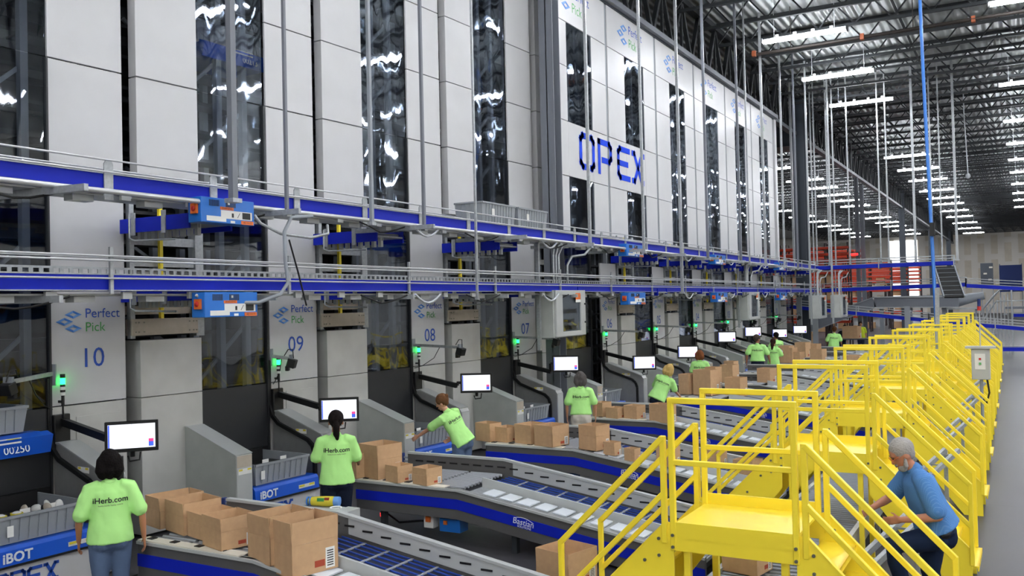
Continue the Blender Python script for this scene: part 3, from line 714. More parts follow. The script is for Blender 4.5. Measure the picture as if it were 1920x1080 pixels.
def monitor(wd=.6, hg=.37):
    """screen looks toward local -Y"""
    r = empty('monitor', (0, 0, 0), 'x', 'monitor', 'monitors at the picking stations')
    MB().box(-wd/2, wd/2, -.02, .03, -hg/2, hg/2).build('monitor_frame', M['black'], r, .006)
    s_ = MB().box(-wd/2+.035, wd/2-.035, -.0225, -.021, -hg/2+.045, hg/2-.035).build('screen', M['screen'], r)
    MB().box(wd/2-.11, wd/2-.055, -.0235, -.0225, -.125, -.07).build('blue_tile', M['scrblue'], s_)
    MB().box(wd/2-.11, wd/2-.055, -.0235, -.0225, -.07, -.035).build('pink_tile', M['scrpink'], s_)
    MB().box(-wd/2+.037, -wd/2+.055, -.0235, -.0225, -.135, .145).build('side_menu', M['scrblue'], s_)
    q = MB(); q.box(.0, .003, -.0235, -.0225, 0, .15); q.box(-.06, .12, -.0235, -.0225, -.002, 0); q.build('window_lines', M['scrline'], s_)
    MB().tube([(0, .03, -.02), (0, .1, -.02), (0, .1, -.26)], .028, 6).build('stand', M['black'], r)
    MB().tube([(-.05, .08, -hg/2-.06), (-.03, .05, -hg/2-.12), (.08, .05, -hg/2-.11), (.09, .08, -hg/2-.02)], .012, 5).build('handle_loop', M['black'], r)
    return r
b0 = beacon(); m0 = monitor(); sc0 = scanner(1.05, 0); first = True
MONPX = {'10': (247, 818), '09': (636, 768), '08': (893, 718), '07': (1061, 682), '06': (1208, 680), '05': (1290, 660), '04': (1363, 632), '03': (1412, 622), '02': (1462, 625), '01': (1500, 618)}
for num in ('10', '09', '08', '07', '06', '05', '04', '03', '02', '01'):
    b = b0 if first else copy_tree(b0); b.location = loc(num, .08, .1 if num > '06' else .12, 2.2)
    b['label'] = 'lit green signal beacon on the tower numbered %s' % num
    if num == '09': s = scanner(.28, .5)
    elif num == '10': s = scanner(.72, -1.25)
    else: s = sc0 if num == '08' else copy_tree(sc0)
    s.location = loc(num, .005, .02 if num > '06' else .06, 2.36); s['label'] = 'thin scanner arm sticking out from the tower numbered %s' % num
    m = m0 if first else copy_tree(m0); first = False
    px, py = MONPX[num]; base = loc(num, .0, .1, 1.7)
    d = ray(px, py); t = (base.x+1.3)/d.x; p = Vector((base.x+1.3, d.y*t, HC+d.z*t))
    m.location = p; m.rotation_euler.z = math.atan2(-p.x, p.y)*.93; m['label'] = 'monitor with a lit white screen beside the tower numbered %s' % num
    if num == '06': m.rotation_euler.z += .2
    back = Vector((-math.sin(m.rotation_euler.z), math.cos(m.rotation_euler.z), 0))*.1
    r = empty('swing_arm', base, 'black swing arm holding the monitor at tower %s' % num, 'swing arm', 'black swing arms on the towers')
    MB().box(.0, .08, -.12, .1, -.3, .14).build('arm_base', M['black'], r, .01)
    q = MB(); e = p+back-base; mid = Vector((e.x*.72, e.y*.4-.02, -.12)); q.bar((.05, 0, .05), mid, .07, .09); q.build('lower_arm', M['black'], r)
    MB().bar(mid, (mid.x, mid.y, e.z+.0), .06).build('pivot', M['black'], r)
    MB().bar((mid.x, mid.y, e.z), (e.x, e.y, e.z), .04, .05).build('upper_arm', M['black'], r)
r = empty('black_pole', loc('10', 1.4, .0, 0), 'black pole standing behind the monitor at tower 10', 'pole')
MB().tube([(0, 0, .02), (0, 0, 1.42)], .04, 8).build('pole', M['black'], r); MB().cb(0, 0, .01, .25, .25, .02).build('pole_base', M['black'], r)
# tote with carrier in every port
def port_tote():
    r = empty('storage_tote', (0, 0, 0), 'x', 'tote', 'grey totes in the picking ports')
    tote_mesh(1.04, 1.05, .29, 'tote_shell', r)
    MB().prism([(-.33, .06), (.45, .06), (.45, .35), (-.33, .35)], -.42, -.4, 'yz').build('divider', M['toteblack'], r)
    MB().box(-.2, .42, -.42, .42, .05, .2).build('black_insert', M['toteblack'], r)
    MB().box(.53, .534, -.42, -.35, .08, .2).build('barcode_label', M['label'], r)
    for yy in (-.1, .25): MB().box(.2, .205, yy, yy+.12, .24, .29).build('small_label', M['label'], r)
    return r
def port_carrier():
    r = empty('tote_carrier', (0, 0, 0), 'x', 'carrier', 'blue carriers in the picking ports')
    MB().prism([(-1.05, 0), (-1.05, .1), (0, .1), (.03, .06), (.05, -.1), (.0, -.1)], -.62, .62).build('carrier_body', M['ibot'], r, .004)
    MB().box(.03, .06, -.63, .63, -.12, -.097).build('rubber_lip', M['rubber'], r)
    b = MB(); b.m = 1; b.box(.04, .050, .2, .52, -.05, .0); b.m = 0; b.box(.045, .052, .21, .31, -.03, -.002); b.box(.045, .052, .41, .51, -.03, -.002)
    b.build('warning_label', [M['yel'], M['label']], r)
    text('iBOT', .15, r, 'carrier_print', M['txtwhite'], (.052, -.38, -.02), RX, 'CENTER', .002, .004)
    return r
t0 = port_tote(); c0 = port_carrier(); first = True
for num in ('11', '10', '09', '08', '07', '06', '05', '04', '03', '02'):
    where = 'left of the nearest woman' if num == '11' else 'in the port right of tower %s' % num
    t = t0 if first else copy_tree(t0); c = c0 if first else copy_tree(c0); first = False
    c.location = loc(num, 1.12, 2.87, .50); t.location = loc(num, .56, 2.84, .61)
    c.rotation_euler.z = t.rotation_euler.z = ROT[num]
    t['label'] = 'open grey plastic tote with black insert %s' % where
    c['label'] = 'blue carrier with white lettering under the tote %s' % where
# goods in the leftmost tote
for k, (dx, dy) in enumerate(((.15, -.3), (.15, -.12))):
    p = loc('11', .75+dx, 2.75+dy, .86); r = empty('round_pack', p, 'round white pack with a yellow band in the leftmost tote, %s one' % ('left' if k == 0 else 'right'), 'pack', 'round packs in the leftmost tote')
    MB().ell((0, 0, 0), (.07, .07, .06)).build('pack_body', M['label'], r); MB().tube([(0, 0, .02), (0, 0, .04)], .066, 12).build('yellow_band', M['yel'], r)
for k in range(6):
    p = loc('11', .65+.12*(k % 2), 2.85+.07*k, .86); tag(MB().ell((0, 0, 0), (.05, .035, .07), Matrix.Rotation(.5+.5*k, 3, 'Y') @ Matrix.Rotation(k, 3, 'Z')).build('wrapped_bag', M['label' if k % 3 else 'beige']), 'small white wrapped bag in the leftmost tote, %s from the left' % WORDS[k], 'bag', 'wrapped bags in the leftmost tote').location = p

# ---------------------------------------------------------------- take-away conveyors
def takeaway():
    r = empty('takeaway_conveyor', (0, 0, 0), 'x', 'conveyor', 'sloping conveyors leaving the stations')
    W = 1.24; xb = 1.65; xe = 4.9; zt = .75; ze = .75-(xe-xb)*.15
    def side(y0, y1, zo0, zo1, x0=0):
        return [((x0, zt+zo1), (xb, zt+zo1), (xe, ze+zo1), (xe, ze+zo0), (xb, zt+zo0), (x0, zt+zo0)), y0, y1]
    def slab(mb, y0, y1, z0, z1, x0=0, x1=None):
        x1 = x1 or xe; f = lambda x: zt-max(0, x-xb)*.15
        xs = [x0]+([xb] if x0 < xb < x1 else [])+[x1]
        poly = [(x, f(x)+z1) for x in xs]+[(x, f(x)+z0) for x in xs[::-1]]
        mb.prism(poly, y0, y1); return mb
    sp = slab(MB(), 0, .05, -.39, 0).build('side_panel', M['dsteel'], r, .005)
    slab(MB(), -.006, .0, -.26, -.13).build('blue_stripe', M['blue'], sp)
    slab(MB(), -.02, .06, -.03, .0).build('top_flange', M['lgrey'], sp)
    slab(MB(), .0, .14, .0, .012, 0, 1.45).build('cream_strip', M['cream'], r)
    for x in (.08, .42, .78, 1.12): MB().box(x, x+.08, .05, .12, .012, .02, None, (0, 0, zt)).build('sensor_window', M['rubber'], r)
    bk = slab(MB(), W-.04, W, -.39, .17).build('back_panel', M['dsteel'], r)
    slab(MB(), W-.055, W+.015, .17, .2).build('top_rail', M['lgrey'], bk)
    slab(MB(), W-.046, W-.04, .0, .165, 1.8).build('guide_plate', M['lgrey'], bk)
    sl = MB(); x = .15; f = lambda x: zt-max(0, x-xb)*.15
    while x < xe-.2:
        sl.box(x, x+.13, W-.052, W-.046, f(x)+.07, f(x)+.09); x += .24 if x > xb else .2
    tag(sl.build('slot_row', M['rubber'], bk), kind='stuff')
    slab(MB(), .05, W-.04, -.13, -.07).build('bed_frame', M['trimdark'], r)
    ro = MB(); y = .2
    while y < W-.1:
        for x0 in (.05, .6, 1.15): ro.tube([(x0, y, zt-.02), (x0+.5, y, zt-.02)], .021, 6)
        y += .085
    tag(ro.build('roller_bed', M['roller'], r), kind='stuff')
    # sloped part: dark belt lanes with cords, bright cross gaps, row of pale plates near the operator side
    slab(MB(), .52, W-.07, -.05, -.03, 1.75).build('dark_bed', M['belt'], r)
    cd = MB()
    for y in (.56, .66, .76, .86, .96, 1.06, 1.14): slab(cd, y, y+.012, -.03, -.018, 1.75)
    tag(cd.build('drive_cord', M['oring'], r), kind='stuff')
    gp = MB(); x = 2.05
    while x < xe-.05: gp.bar((x, .54, f(x)-.022), (x, W-.08, f(x)-.022), .03, .012); x += .3
    tag(gp.build('cross_roller', M['roller'], r), kind='stuff')
    slab(MB(), .46, .49, -.06, .09, 1.75).build('lane_divider', M['lgrey'], r)
    x = 1.95
    while x < xe-.1:
        MB().prism([(x, f(x)-.02), (x+.18, f(x+.18)-.02), (x+.18, f(x+.18)-.005), (x, f(x)-.005)], .14, .42).build('slider_plate', M['plate'], r); x += .25
    slab(MB(), .06, .46, -.07, -.03, 1.75).build('plate_tray', M['galv'], r)
    for x in (.35, 2.4, 4.1):
        for y in (.12, W-.12): MB().box(x, x+.07, y-.04, y+.04, .0, f(x)-.13).build('leg', M['dframe'], r)
    # switch box, motor drive and hanging cables
    MB().box(1.05, 1.2, .1, .22, .18, .38).build('switch_box', M['label'], r, .005); MB().cb(1.13, .09, .3, .07, .03, .07).build('switch_knob', M['orange'], r)
    MB().box(1.3, 1.62, .1, .3, .16, .33).build('motor_drive', M['bblue'], r, .005); MB().cb(1.4, .09, .28, .05, .02, .05).build('drive_knob', M['orange'], r)
    MB().tube([(.2, .3, .3), (.5, .3, .15), (.9, .25, .22), (1.1, .2, .25)], .015, 5).build('cable', M['black'], r)
    MB().cb(.35, .12, .28, .05, .03, .05).build('red_light', M['redled'], r)
    text('Bastian', .105, r, 'stripe_print', M['txtwhite'], (2.62, -.009, .75-.97*.15-.185), (PI/2, math.atan(.15), 0), 'CENTER', .002)
    text('SOLUTIONS', .036, r, 'stripe_print', M['txtwhite'], (2.63, -.009, .75-.97*.15-.242), (PI/2, math.atan(.15), 0), 'CENTER', .002)
    ar = MB(); pts = [(2.62-.12+.26*t, -.009, .75-.97*.15-.13-.026*t*2+.03*math.sin(PI*t)) for t in [i/6 for i in range(7)]]
    for p, q in zip(pts, pts[1:]): ar.bar(p, q, .006)
    ar.build('stripe_swoosh', M['txtwhite'], r)
    return r
CONV = {'10': 6.2, '09': 9.7, '08': 13.12, '07': 16.8, '06': 21.1, '05': 24.85, '04': 28.6, '03': 32.4, '02': 36.2, '01': 39.9}
tk = takeaway(); first = True
for num, y in CONV.items():
    t = tk if first else copy_tree(tk); first = False
    t.location = (-8.05, y, 0); t['label'] = 'long grey sloping conveyor with blue stripe leaving the station at tower %s' % num
# small grey electrical enclosure beside each worker
def enclosure():
    r = empty('electrical_enclosure', (0, 0, 0), 'x', 'electrical box', 'low grey electrical boxes beside the workers')
    MB().box(0, .8, 0, .3, .2, .6).build('enclosure_body', M['grey'], r, .01); MB().box(.62, .81, -.005, .305, .19, .61).build('enclosure_door', M['lgrey'], r, .005)
    for x in (.05, .7): MB().box(x, x+.04, .12, .18, 0, .2).build('leg', M['dframe'], r)
    MB().tube([(.55+.07*math.cos(t), .15+.07*math.sin(t), .615) for t in [i*.6 for i in range(11)]], .012, 5).build('tape_roll', M['label'], r)
    return r
e0 = enclosure()
for k, (num, x, y) in enumerate((('09', -8.1, 8.55), ('08', -7.8, 12.05), ('07', -7.75, 15.9), ('06', -7.8, 20.0))):
    e = e0 if k == 0 else copy_tree(e0); e.location = (x, y, 0); e['label'] = 'low grey electrical box on legs near the worker at tower %s' % num
r = empty('product_bag', (-8.0, 8.68, .665), 'yellow and blue printed bag lying on the grey electrical box', 'bag', None, .35)
MB().tube([(-.02, 0, 0), (.06, 0, 0), (.2, 0, 0), (.34, 0, 0), (.4, 0, 0)], [.02, .055, .065, .065, .045], 12).build('bag_body', M['yel'], r)
MB().tube([(.36, 0, 0), (.43, 0, 0)], .062, 12).build('bag_cap', M['logolight'], r)
for x in (.0, .04): MB().tube([(x, 0, 0), (x+.02, 0, 0)], .058, 10).build('bag_stripe', M['logoblue'], r)
MB().cb(.2, -.05, .03, .09, .03, .04).build('bag_print', M['txtgreen'], r); MB().cb(.28, -.045, .04, .06, .03, .03).build('bag_print', M['stamp'], r)
# finger guard of dark blue posts on the conveyor start
for k, (x, y, where) in enumerate(((-8.8, 8.0, 'behind the nearest conveyor'), (-8.75, 11.65, 'behind the second conveyor'), (-8.7, 15.3, 'behind the third conveyor'))):
    r = empty('roller_guard', (x, y, .35), 'low dark guard of posts and bars %s' % where, 'guard', 'low dark guards at the conveyor heads')
    for i in range(3): MB().box(i*.22, i*.22+.05, 0, .06, -.35, .42).build('guard_post', M['navy'], r, .006)
    for z in (.22, .28, .34): MB().box(.03, .47, .02, .04, z, z+.025).build('guard_bar', M['frame'], r)

# collector conveyor under the yellow crossovers
r = empty('collector_conveyor', (0, 0, 0), 'long low roller conveyor running under the yellow platforms', 'conveyor')
for x in (-2.62, -1.72): MB().box(x, x+.05, 4.6, 44, .32, .56).build('side_rail', M['galv'], r)
ro = MB(); y = 4.7
while y < 44: ro.tube([(-2.57, y, .5), (-1.72, y, .5)], .03, 5); y += .11
tag(ro.build('roller_bed', M['roller_dull'], r), kind='stuff')
MB().box(-2.63, -2.62, 4.6, 44, .36, .5).build('blue_stripe', M['blue'], r)
MB().box(-2.5, -1.8, 4.6, 44, .3, .34).build('drive_pan', M['trimdark'], r)
for k in range(11):
    for x in (-2.55, -1.75): MB().box(x, x+.06, 5+3.75*k, 5.07+3.75*k, 0, .32).build('leg', M['dframe'], r)

# ---------------------------------------------------------------- cartons
def carton(flaps=True):
    """unit carton 1 x 1 x 1 scaled per copy; the upper 45 % are the raised flaps"""
    r = empty('carton', (0, 0, 0), 'x', 'carton')
    t = .012; h = .58
    a = MB(); a.box(-.5, .5, -.5, .5, 0, .012)
    a.box(-.5, .5, -.5, -.5+t, 0, h); a.box(-.5, .5, .5-t, .5, 0, h); a.box(-.5, -.5+t, -.5, .5, 0, h); a.box(.5-t, .5, -.5, .5, 0, h)
    a.build('carton_body', M['card'], r)
    for R_, nm in ((0, 'flap'), (PI/2, 'flap'), (PI, 'flap'), (1.5*PI, 'flap')):
        q = MB(); R3 = Matrix.Rotation(R_, 3, 'Z'); k = .02*(1 if R_ in (0, PI) else 0)
        vs = [(-.5, -.5, h+.004), (.5, -.5, h+.004), (.49, -.5-k, 1), (-.49, -.5-k, 1)]; vs += [(v[0], v[1]+t, v[2]) for v in vs]
        vs = [R3 @ Vector(v) for v in vs]
        q.add(vs, [(0,1,2,3),(4,5,6,7),(0,1,5,4),(1,2,6,5),(2,3,7,6),(3,0,4,7)]); q.build('flap', M['card'], r)
    q = MB(); q.box(.5, .504, -.02, .2, .1, .22); q.build('red_stamp', M['stamp'], r)
    q = MB(); q.box(.5, .506, .22, .42, .04, .42); l = q.build('shipping_label', M['label'], r)
    q = MB()
    for i in range(7): q.box(.506, .508, .25, .39, .08+i*.045, .1+i*.045)
    q.build('barcode', M['ink'], l)
    q = MB(); q.box(-.5, .5, -.5-.003, -.5, .0, .008); q.build('bottom_edge', M['cardin'], r)
    return r
ca0 = carton(); nc = [0]
def put(px, py, w_, d_, h_, rz, lab, z=.765, group=None):
    p = onz(px, py, z); c = ca0 if nc[0] == 0 else copy_tree(ca0); nc[0] += 1
    for _ in range(3):                     # the sloping part of the bed lies lower
        if z < .6: break
        zz = .765-max(0, p.x+6.4)*.15 if p.x < -3 else .64; p = onz(px, py, zz)
    else: z = zz
    # px,py = lowest visible corner (the +X,-Y corner before turning)
    R3 = Matrix.Rotation(rz, 3, 'Z'); off = R3 @ Vector((w_/2, -d_/2, 0))
    q = Vector((p.x-off.x, p.y-off.y))
    if z > .3 and q.x < -3 and z != .42:   # keep every carton on its conveyor
        y0 = min(CONV.values(), key=lambda v: abs(v+.62-q.y)); ny = min(max(q.y, y0+d_*.45), y0+1.2-d_*.45)
        q = q*(ny/q.y)
    c.location = (q.x, q.y, z); c.rotation_euler.z = rz; c.scale = (w_, d_, h_)
    c['label'] = lab; c['group'] = group or 'open brown cartons on the conveyors'
    return c
r_ = -.25
for px, py, w_, d_, h_, rz, lab in (
 (300, 993, .34, .5, .33, r_, 'open carton half hidden right behind the nearest woman'),
 (345, 1005, .42, .42, .33, r_, 'second open carton from the left on the nearest conveyor'),
 (383, 1015, .36, .38, .26, r_, 'small open carton, third from the left on the nearest conveyor'),
 (415, 1034, .38, .38, .31, r_, 'fourth open carton on the nearest conveyor, with barcode label'),
 (507, 1062, .4, .48, .44, r_, 'taller open carton behind the frontmost one on the nearest conveyor'),
 (548, 1100, .4, .5, .50, r_, 'frontmost big open carton with red stamp on the nearest conveyor'),
 (668, 898, .3, .4, .34, r_, 'carton half hidden beside the hand of the second woman'),
 (709, 900, .42, .42, .46, r_, 'tall carton beside the second woman'),
 (746, 907, .26, .26, .22, r_, 'small open carton, left of two on the second conveyor'),
 (800, 914, .28, .27, .22, r_, 'small open carton, right of two on the second conveyor'),
 (919, 829, .36, .28, .31, r_, 'leftmost open carton beside the leaning woman'),
 (951, 830, .3, .3, .25, r_, 'small second open carton on the third conveyor'),
 (996, 834, .38, .42, .32, r_, 'third open carton on the third conveyor'),
 (1036, 839, .4, .42, .34, r_, 'fourth open carton on the third conveyor, with label'),
 (1118, 846, .36, .36, .40, r_, 'tall open carton standing alone on the third conveyor'),
 (1152, 855, .22, .18, .21, r_, 'small carton next to the tall one on the third conveyor'),
 (1190, 866, .2, .16, .2, r_, 'smallest carton on the third conveyor near the yellow rail'),
 (1130, 782, .26, .3, .29, r_, 'carton right behind the grey haired woman'),
 (1158, 785, .3, .3, .21, r_, 'second small carton on the fourth conveyor'),
 (1194, 786, .32, .3, .26, r_, 'third small carton on the fourth conveyor'),
 (1251, 794, .42, .32, .36, r_, 'wide carton on the fourth conveyor just left of the yellow post'),
 (1257, 876, .26, .28, .3, r_, 'tall carton seen through the nearest yellow handrail'),
 (1345, 874, .3, .3, .26, r_, 'carton behind the nearest yellow platform rail, left one'),
 (1412, 900, .34, .32, .28, r_, 'carton behind the nearest yellow platform rail, right one'),
 (1292, 740, .3, .4, .5, r_, 'left tall carton beside the blonde woman'),
 (1333, 742, .5, .4, .62, r_, 'big tall carton beside the blonde woman'),
 (1342, 730, .3, .3, .66, r_, 'narrow carton behind the big one beside the blonde woman'),
 (1374, 718, .4, .36, .5, r_, 'tall carton right of the red haired woman'),
 (1388, 744, .42, .36, .46, r_, 'carton below the red haired woman near the yellow rail'),
 (1376, 700, .36, .3, .36, r_, 'small carton behind the tall one right of the red haired woman'),
 (1444, 718, .4, .4, .4, r_, 'carton left of the third yellow platform'),
 (1480, 679, .42, .4, .62, r_, 'tall carton in front of the black haired man'),
 (1486, 677, .5, .4, .55, r_, 'carton right of the tall one near the black haired man'),
 (1511, 674, .45, .45, .6, r_, 'wide carton, third from left in the far group'),
 (1532, 668, .45, .4, .5, r_, 'carton, fourth from left in the far group'),
 (1541, 677, .45, .4, .5, r_, 'carton in front of the far worker'),
 (1500, 680, .4, .4, .4, r_, 'low carton between the far tall ones'),
 (1612, 694, .6, .5, .5, r_, 'big carton behind the fourth yellow platform')):
    put(px, py, w_, d_, h_, rz, lab)
c = put(1066, 1105, .42, .42, .32, -.28, 'open carton at the bottom edge near the yellow stair foot', .42)
c = put(1420, 1082, .36, .32, .32, -.2, 'carton with white label under the nearest yellow platform', .53)
tag(MB().box(-.14, .14, -.1, .1, 0, .004).build('paper_slip', M['label']), 'white slip lying on the carton under the nearest platform', 'paper').location = c.location+Vector((0, 0, .33))
# ---------------------------------------------------------------- yellow crossovers
def crossover():
    r = empty('yellow_crossover', (0, 0, 0), 'x', 'crossover stairs', 'yellow crossover stairs over the conveyor')
    W = .93; D = .8; zd = 1.37; Y = M['yellow']; t = .046
    MB().box(0, W, 0, D, zd-.02, zd).build('deck', Y, r)
    for y0 in (-.012, D):
        b = MB().box(0, W, y0, y0+.012, zd-.2, zd-.1).build('side_beam', Y, r)
        MB().box(0, W, y0-.004, y0+.012, zd-.1, zd+.09 if y0 > 0 else zd+.02).build('toe_board', Y, r)
    for y0 in (0, D):                      # platform guard rails
        g = empty('guard_rail', (0, 0, 0)); del_ = g; bpy.data.objects.remove(g)
        g = MB(); g.bar((-t/2, y0, 2.35-t/2), (W+t/2, y0, 2.35-t/2), t); g.bar((0, y0, 1.85), (W, y0, 1.85), t*.9)
        g = g.build('guard_rail', Y, r, .005)
        for x in (0, W):
            p = MB().box(x-t/2+.001, x+t/2-.001, y0-t/2+.001, y0+t/2-.001, zd-.2 if y0 == 0 else zd-.05, 2.345).build('post', Y, g, .005)
            b = MB()
            for z in (zd-.17, zd-.08): b.tube([(x, y0-t/2-.012, z), (x, y0-t/2, z)], .013, 8)
            if y0 == 0: b.build('bolt', M['bolt'], p)
    for sgn in (-1, 1):                    # the two flights
        X = (lambda d: W+d) if sgn > 0 else (lambda d: -d)
        run = .98; slope = 1.05
        for y0 in (0, D):
            yy = (y0-.006, y0+.006)
            poly = [(X(0), zd+.0), (X(.06), zd+.02), (X(run), zd-.92), (X(run), 0), (X(run-.24), 0), (X(.0), zd-.42)]
            s_ = MB().prism(poly, *yy); s_.m = 1
            for d, z in ((.12, zd-.12), (.12, zd-.25), (.24, zd-.3), (.4, zd-.5), (.6, zd-.75)): s_.tube([(X(d), yy[0]-.012, z), (X(d), yy[1]+.012, z)], .013, 8)
            s_ = s_.build('stringer', [Y, M['bolt']], r)
            e = MB(); e.bar((X(.06), y0+.01, zd+.02), (X(run), y0+.01, zd-.92), .045, .008); e.build('stringer_lip', Y, s_)
            hr = MB(); a0 = (X(.07), y0, 2.06-t/2); a1 = (X(.98), y0, 1.15-t/2)
            hr.bar(a0, a1, t); m = .43; hr.bar((a0[0], y0, a0[2]-m), (a1[0], y0, a1[2]-m), t*.9)
            hr = hr.build('hand_rail', Y, r, .005)
            MB().box(min(X(.07)-t/2, X(.07)+t/2), max(X(.07)-t/2, X(.07)+t/2)-.002, y0-t/2+.002, y0+t/2-.002, zd-.15, 2.05).build('post', Y, hr, .005)
            MB().box(X(.98)-t/2+.002, X(.98)+t/2-.002, y0-t/2+.002, y0+t/2-.002, .3, 1.145).build('post', Y, hr, .005)
        for k in range(1, 6):
            z = zd-.215*k; x = .19*(k-1)+.02
            xa, xb = sorted((X(x), X(x+.26)))
            q = MB(); q.box(xa, xb, .006, D-.006, z-.02, z); q.box(*(sorted((X(x), X(x+.01)))), .006, D-.006, z, z+.195) if k < 0 else None
            q.box(*sorted((X(x+.245), X(x+.26))), .006, D-.006, z-.05, z)
            q.build('tread', Y, r)
    for x in (.07, W-.12):
        for y0 in (.02, D-.07): MB().box(x, x+.05, y0, y0+.05, 0, zd-.2).build('support_leg', Y, r)
    return r
x0 = crossover()
for k in range(10):
    y = 6.7+3.74*k; c = x0 if k == 0 else copy_tree(x0)
    c.location = (-2.42-.011*(y-6.7), y, 0); c['label'] = 'yellow crossover stairs with handrails, %s to the camera' % nth(k+1)

# ---------------------------------------------------------------- people
SKIN = {}
def skin(col):
    if col not in SKIN:
        m = mat('skin', col, .55, spec=.3); SKIN[col] = m
        m.node_tree.nodes['Principled BSDF'].inputs['Subsurface Weight'].default_value = .08
    return SKIN[col]
CL = {}
def cloth(name, col, bump=.25, bscale=14, plaid=False):
    if name in CL: return CL[name]
    m = mat(name, col, .85, bump=bump, bscale=bscale, spec=.15); CL[name] = m
    if plaid:
        nt = m.node_tree; n = nt.nodes; L = nt.links.new; tc = n.new('ShaderNodeTexCoord')
        mp = n.new('ShaderNodeMapping'); mp.inputs['Scale'].default_value = (1, 1, 1); L(tc.outputs['Object'], mp.inputs[0])
        ws = []
        for ax in ('X', 'Z'):
            wv = n.new('ShaderNodeTexWave'); wv.bands_direction = ax; wv.inputs['Scale'].default_value = 30; L(mp.outputs[0], wv.inputs['Vector'])
            g = n.new('ShaderNodeMath'); g.operation = 'GREATER_THAN'; g.inputs[1].default_value = .8; L(wv.outputs['Fac'], g.inputs[0]); ws.append(g)
        a = n.new('ShaderNodeMath'); a.operation = 'MAXIMUM'; L(ws[0].outputs[0], a.inputs[0]); L(ws[1].outputs[0], a.inputs[1])
        mx = n.new('ShaderNodeMix'); mx.data_type = 'RGBA'; L(a.outputs[0], mx.inputs[0]); mx.inputs[6].default_value = rgb(col); mx.inputs[7].default_value = rgb('#6290C8')
        L(mx.outputs[2], n['Principled BSDF'].inputs['Base Color'])
    return m
def chain(mb, pts, rads, n=14, cap=1):
    """closed tapered tube through pts with (rx, ry) radii, rounded ends; rx lies along the body's width"""
    pts = [Vector(p) for p in pts]; R = [(r, r) if not isinstance(r, tuple) else r for r in rads]
    d0 = (pts[0]-pts[1]).normalized(); d1 = (pts[-1]-pts[-2]).normalized()
    P = []; Q = []
    for k in (.96, .75): P.append(pts[0]+d0*min(R[0])*k*.8*cap); Q.append((R[0][0]*math.sqrt(1-k*k), R[0][1]*math.sqrt(1-k*k)))
    P += pts; Q += R
    for k in (.75, .96): P.append(pts[-1]+d1*min(R[-1])*k*.8); Q.append((R[-1][0]*math.sqrt(1-k*k), R[-1][1]*math.sqrt(1-k*k)))
    rings = []
    for i, p in enumerate(P):
        d = (P[min(i+1, len(P)-1)]-P[max(i-1, 0)]).normalized(); x = Vector((1, 0, 0))
        a = (x-d*x.dot(d)); a = a.normalized() if a.length > .2 else d.cross(Vector((0, 1, 0))).normalized(); b = a.cross(d)
        rings += [p+a*math.cos(t)*Q[i][0]+b*math.sin(t)*Q[i][1] for t in [2*PI*k/n for k in range(n)]]
    m = len(P); fs = [(i*n+k, i*n+(k+1) % n, (i+1)*n+(k+1) % n, (i+1)*n+k) for i in range(m-1) for k in range(n)]
    fs += [list(range(n))[::-1], list(range((m-1)*n, m*n))]
    mb.add(rings, fs, True)
def fuse(mb, name, m, parent, voxel, smooth=6, wrinkle=0, seed=0, stretch=(1, 1, .6)):
    o = mb.build(name, m, None, 0, True)
    C.objects.unlink(o); FS.collection.objects.link(o)          # a scratch scene keeps the evaluation quick
    r = o.modifiers.new('r', 'REMESH'); r.mode = 'VOXEL'; r.voxel_size = voxel; r.use_smooth_shade = True
    s_ = o.modifiers.new('s', 'SMOOTH'); s_.factor = .5; s_.iterations = smooth
    vl = FS.view_layers[0]; vl.update(); dg = vl.depsgraph
    me = bpy.data.meshes.new_from_object(o.evaluated_get(dg)); o.modifiers.clear(); o.data = me
    FS.collection.objects.unlink(o); C.objects.link(o)
    if wrinkle:
        for v in me.vertices:
            q = Vector((v.co.x*stretch[0]*9+seed, v.co.y*stretch[1]*9, v.co.z*stretch[2]*9+v.co.x*4))
            f = noise.noise(q)+.5*noise.noise(q*2.3); v.co += v.normal*f*wrinkle
    adopt(o, parent); return o
FS = bpy.data.scenes.new('scratch')
def hand(mb, wrist, d, side, curl=.35, palmn=None, s=1):
    """palm, four bent fingers of different length and a thumb leaving the side of the palm"""
    d = Vector(d).normalized(); n = Vector(palmn) if palmn else Vector((-side, 0, 0)); n = (n-d*n.dot(d)).normalized(); u = d.cross(n)*side
    w_ = Vector(wrist)
    if u.dot(Vector((0, 1, 0))) < 0: u = -u            # thumb side
    for k in (-.027, -.009, .009, .027): chain(mb, [w_+d*.005*s+u*k*.7*s, w_+(d*.085+u*k)*s], [.014*s, .0135*s], 8)
    for k, L in zip((.030, .0105, -.0105, -.030), (.072, .082, .076, .06)):
        a = w_+(d*.085+u*k)*s; d1 = (d+n*curl*.6).normalized(); b = a+d1*L*.45*s; d2 = (d+n*curl*1.8).normalized(); c = b+d2*L*.32*s; d3 = (d+n*curl*3.2).normalized()
        chain(mb, [a, b, c, c+d3*L*.23*s], [.0092*s, .0085*s, .0078*s, .007*s], 8)
    a = w_+(d*.022+u*.028)*s; b = a+(d*.6+u*.75+n*.25).normalized()*.038*s; c = b+(d*.9+u*.25+n*.4).normalized()*.032*s
    chain(mb, [w_+(d*.01+u*.015)*s, a, b, c], [.014*s, .013*s, .010*s, .0085*s], 8)
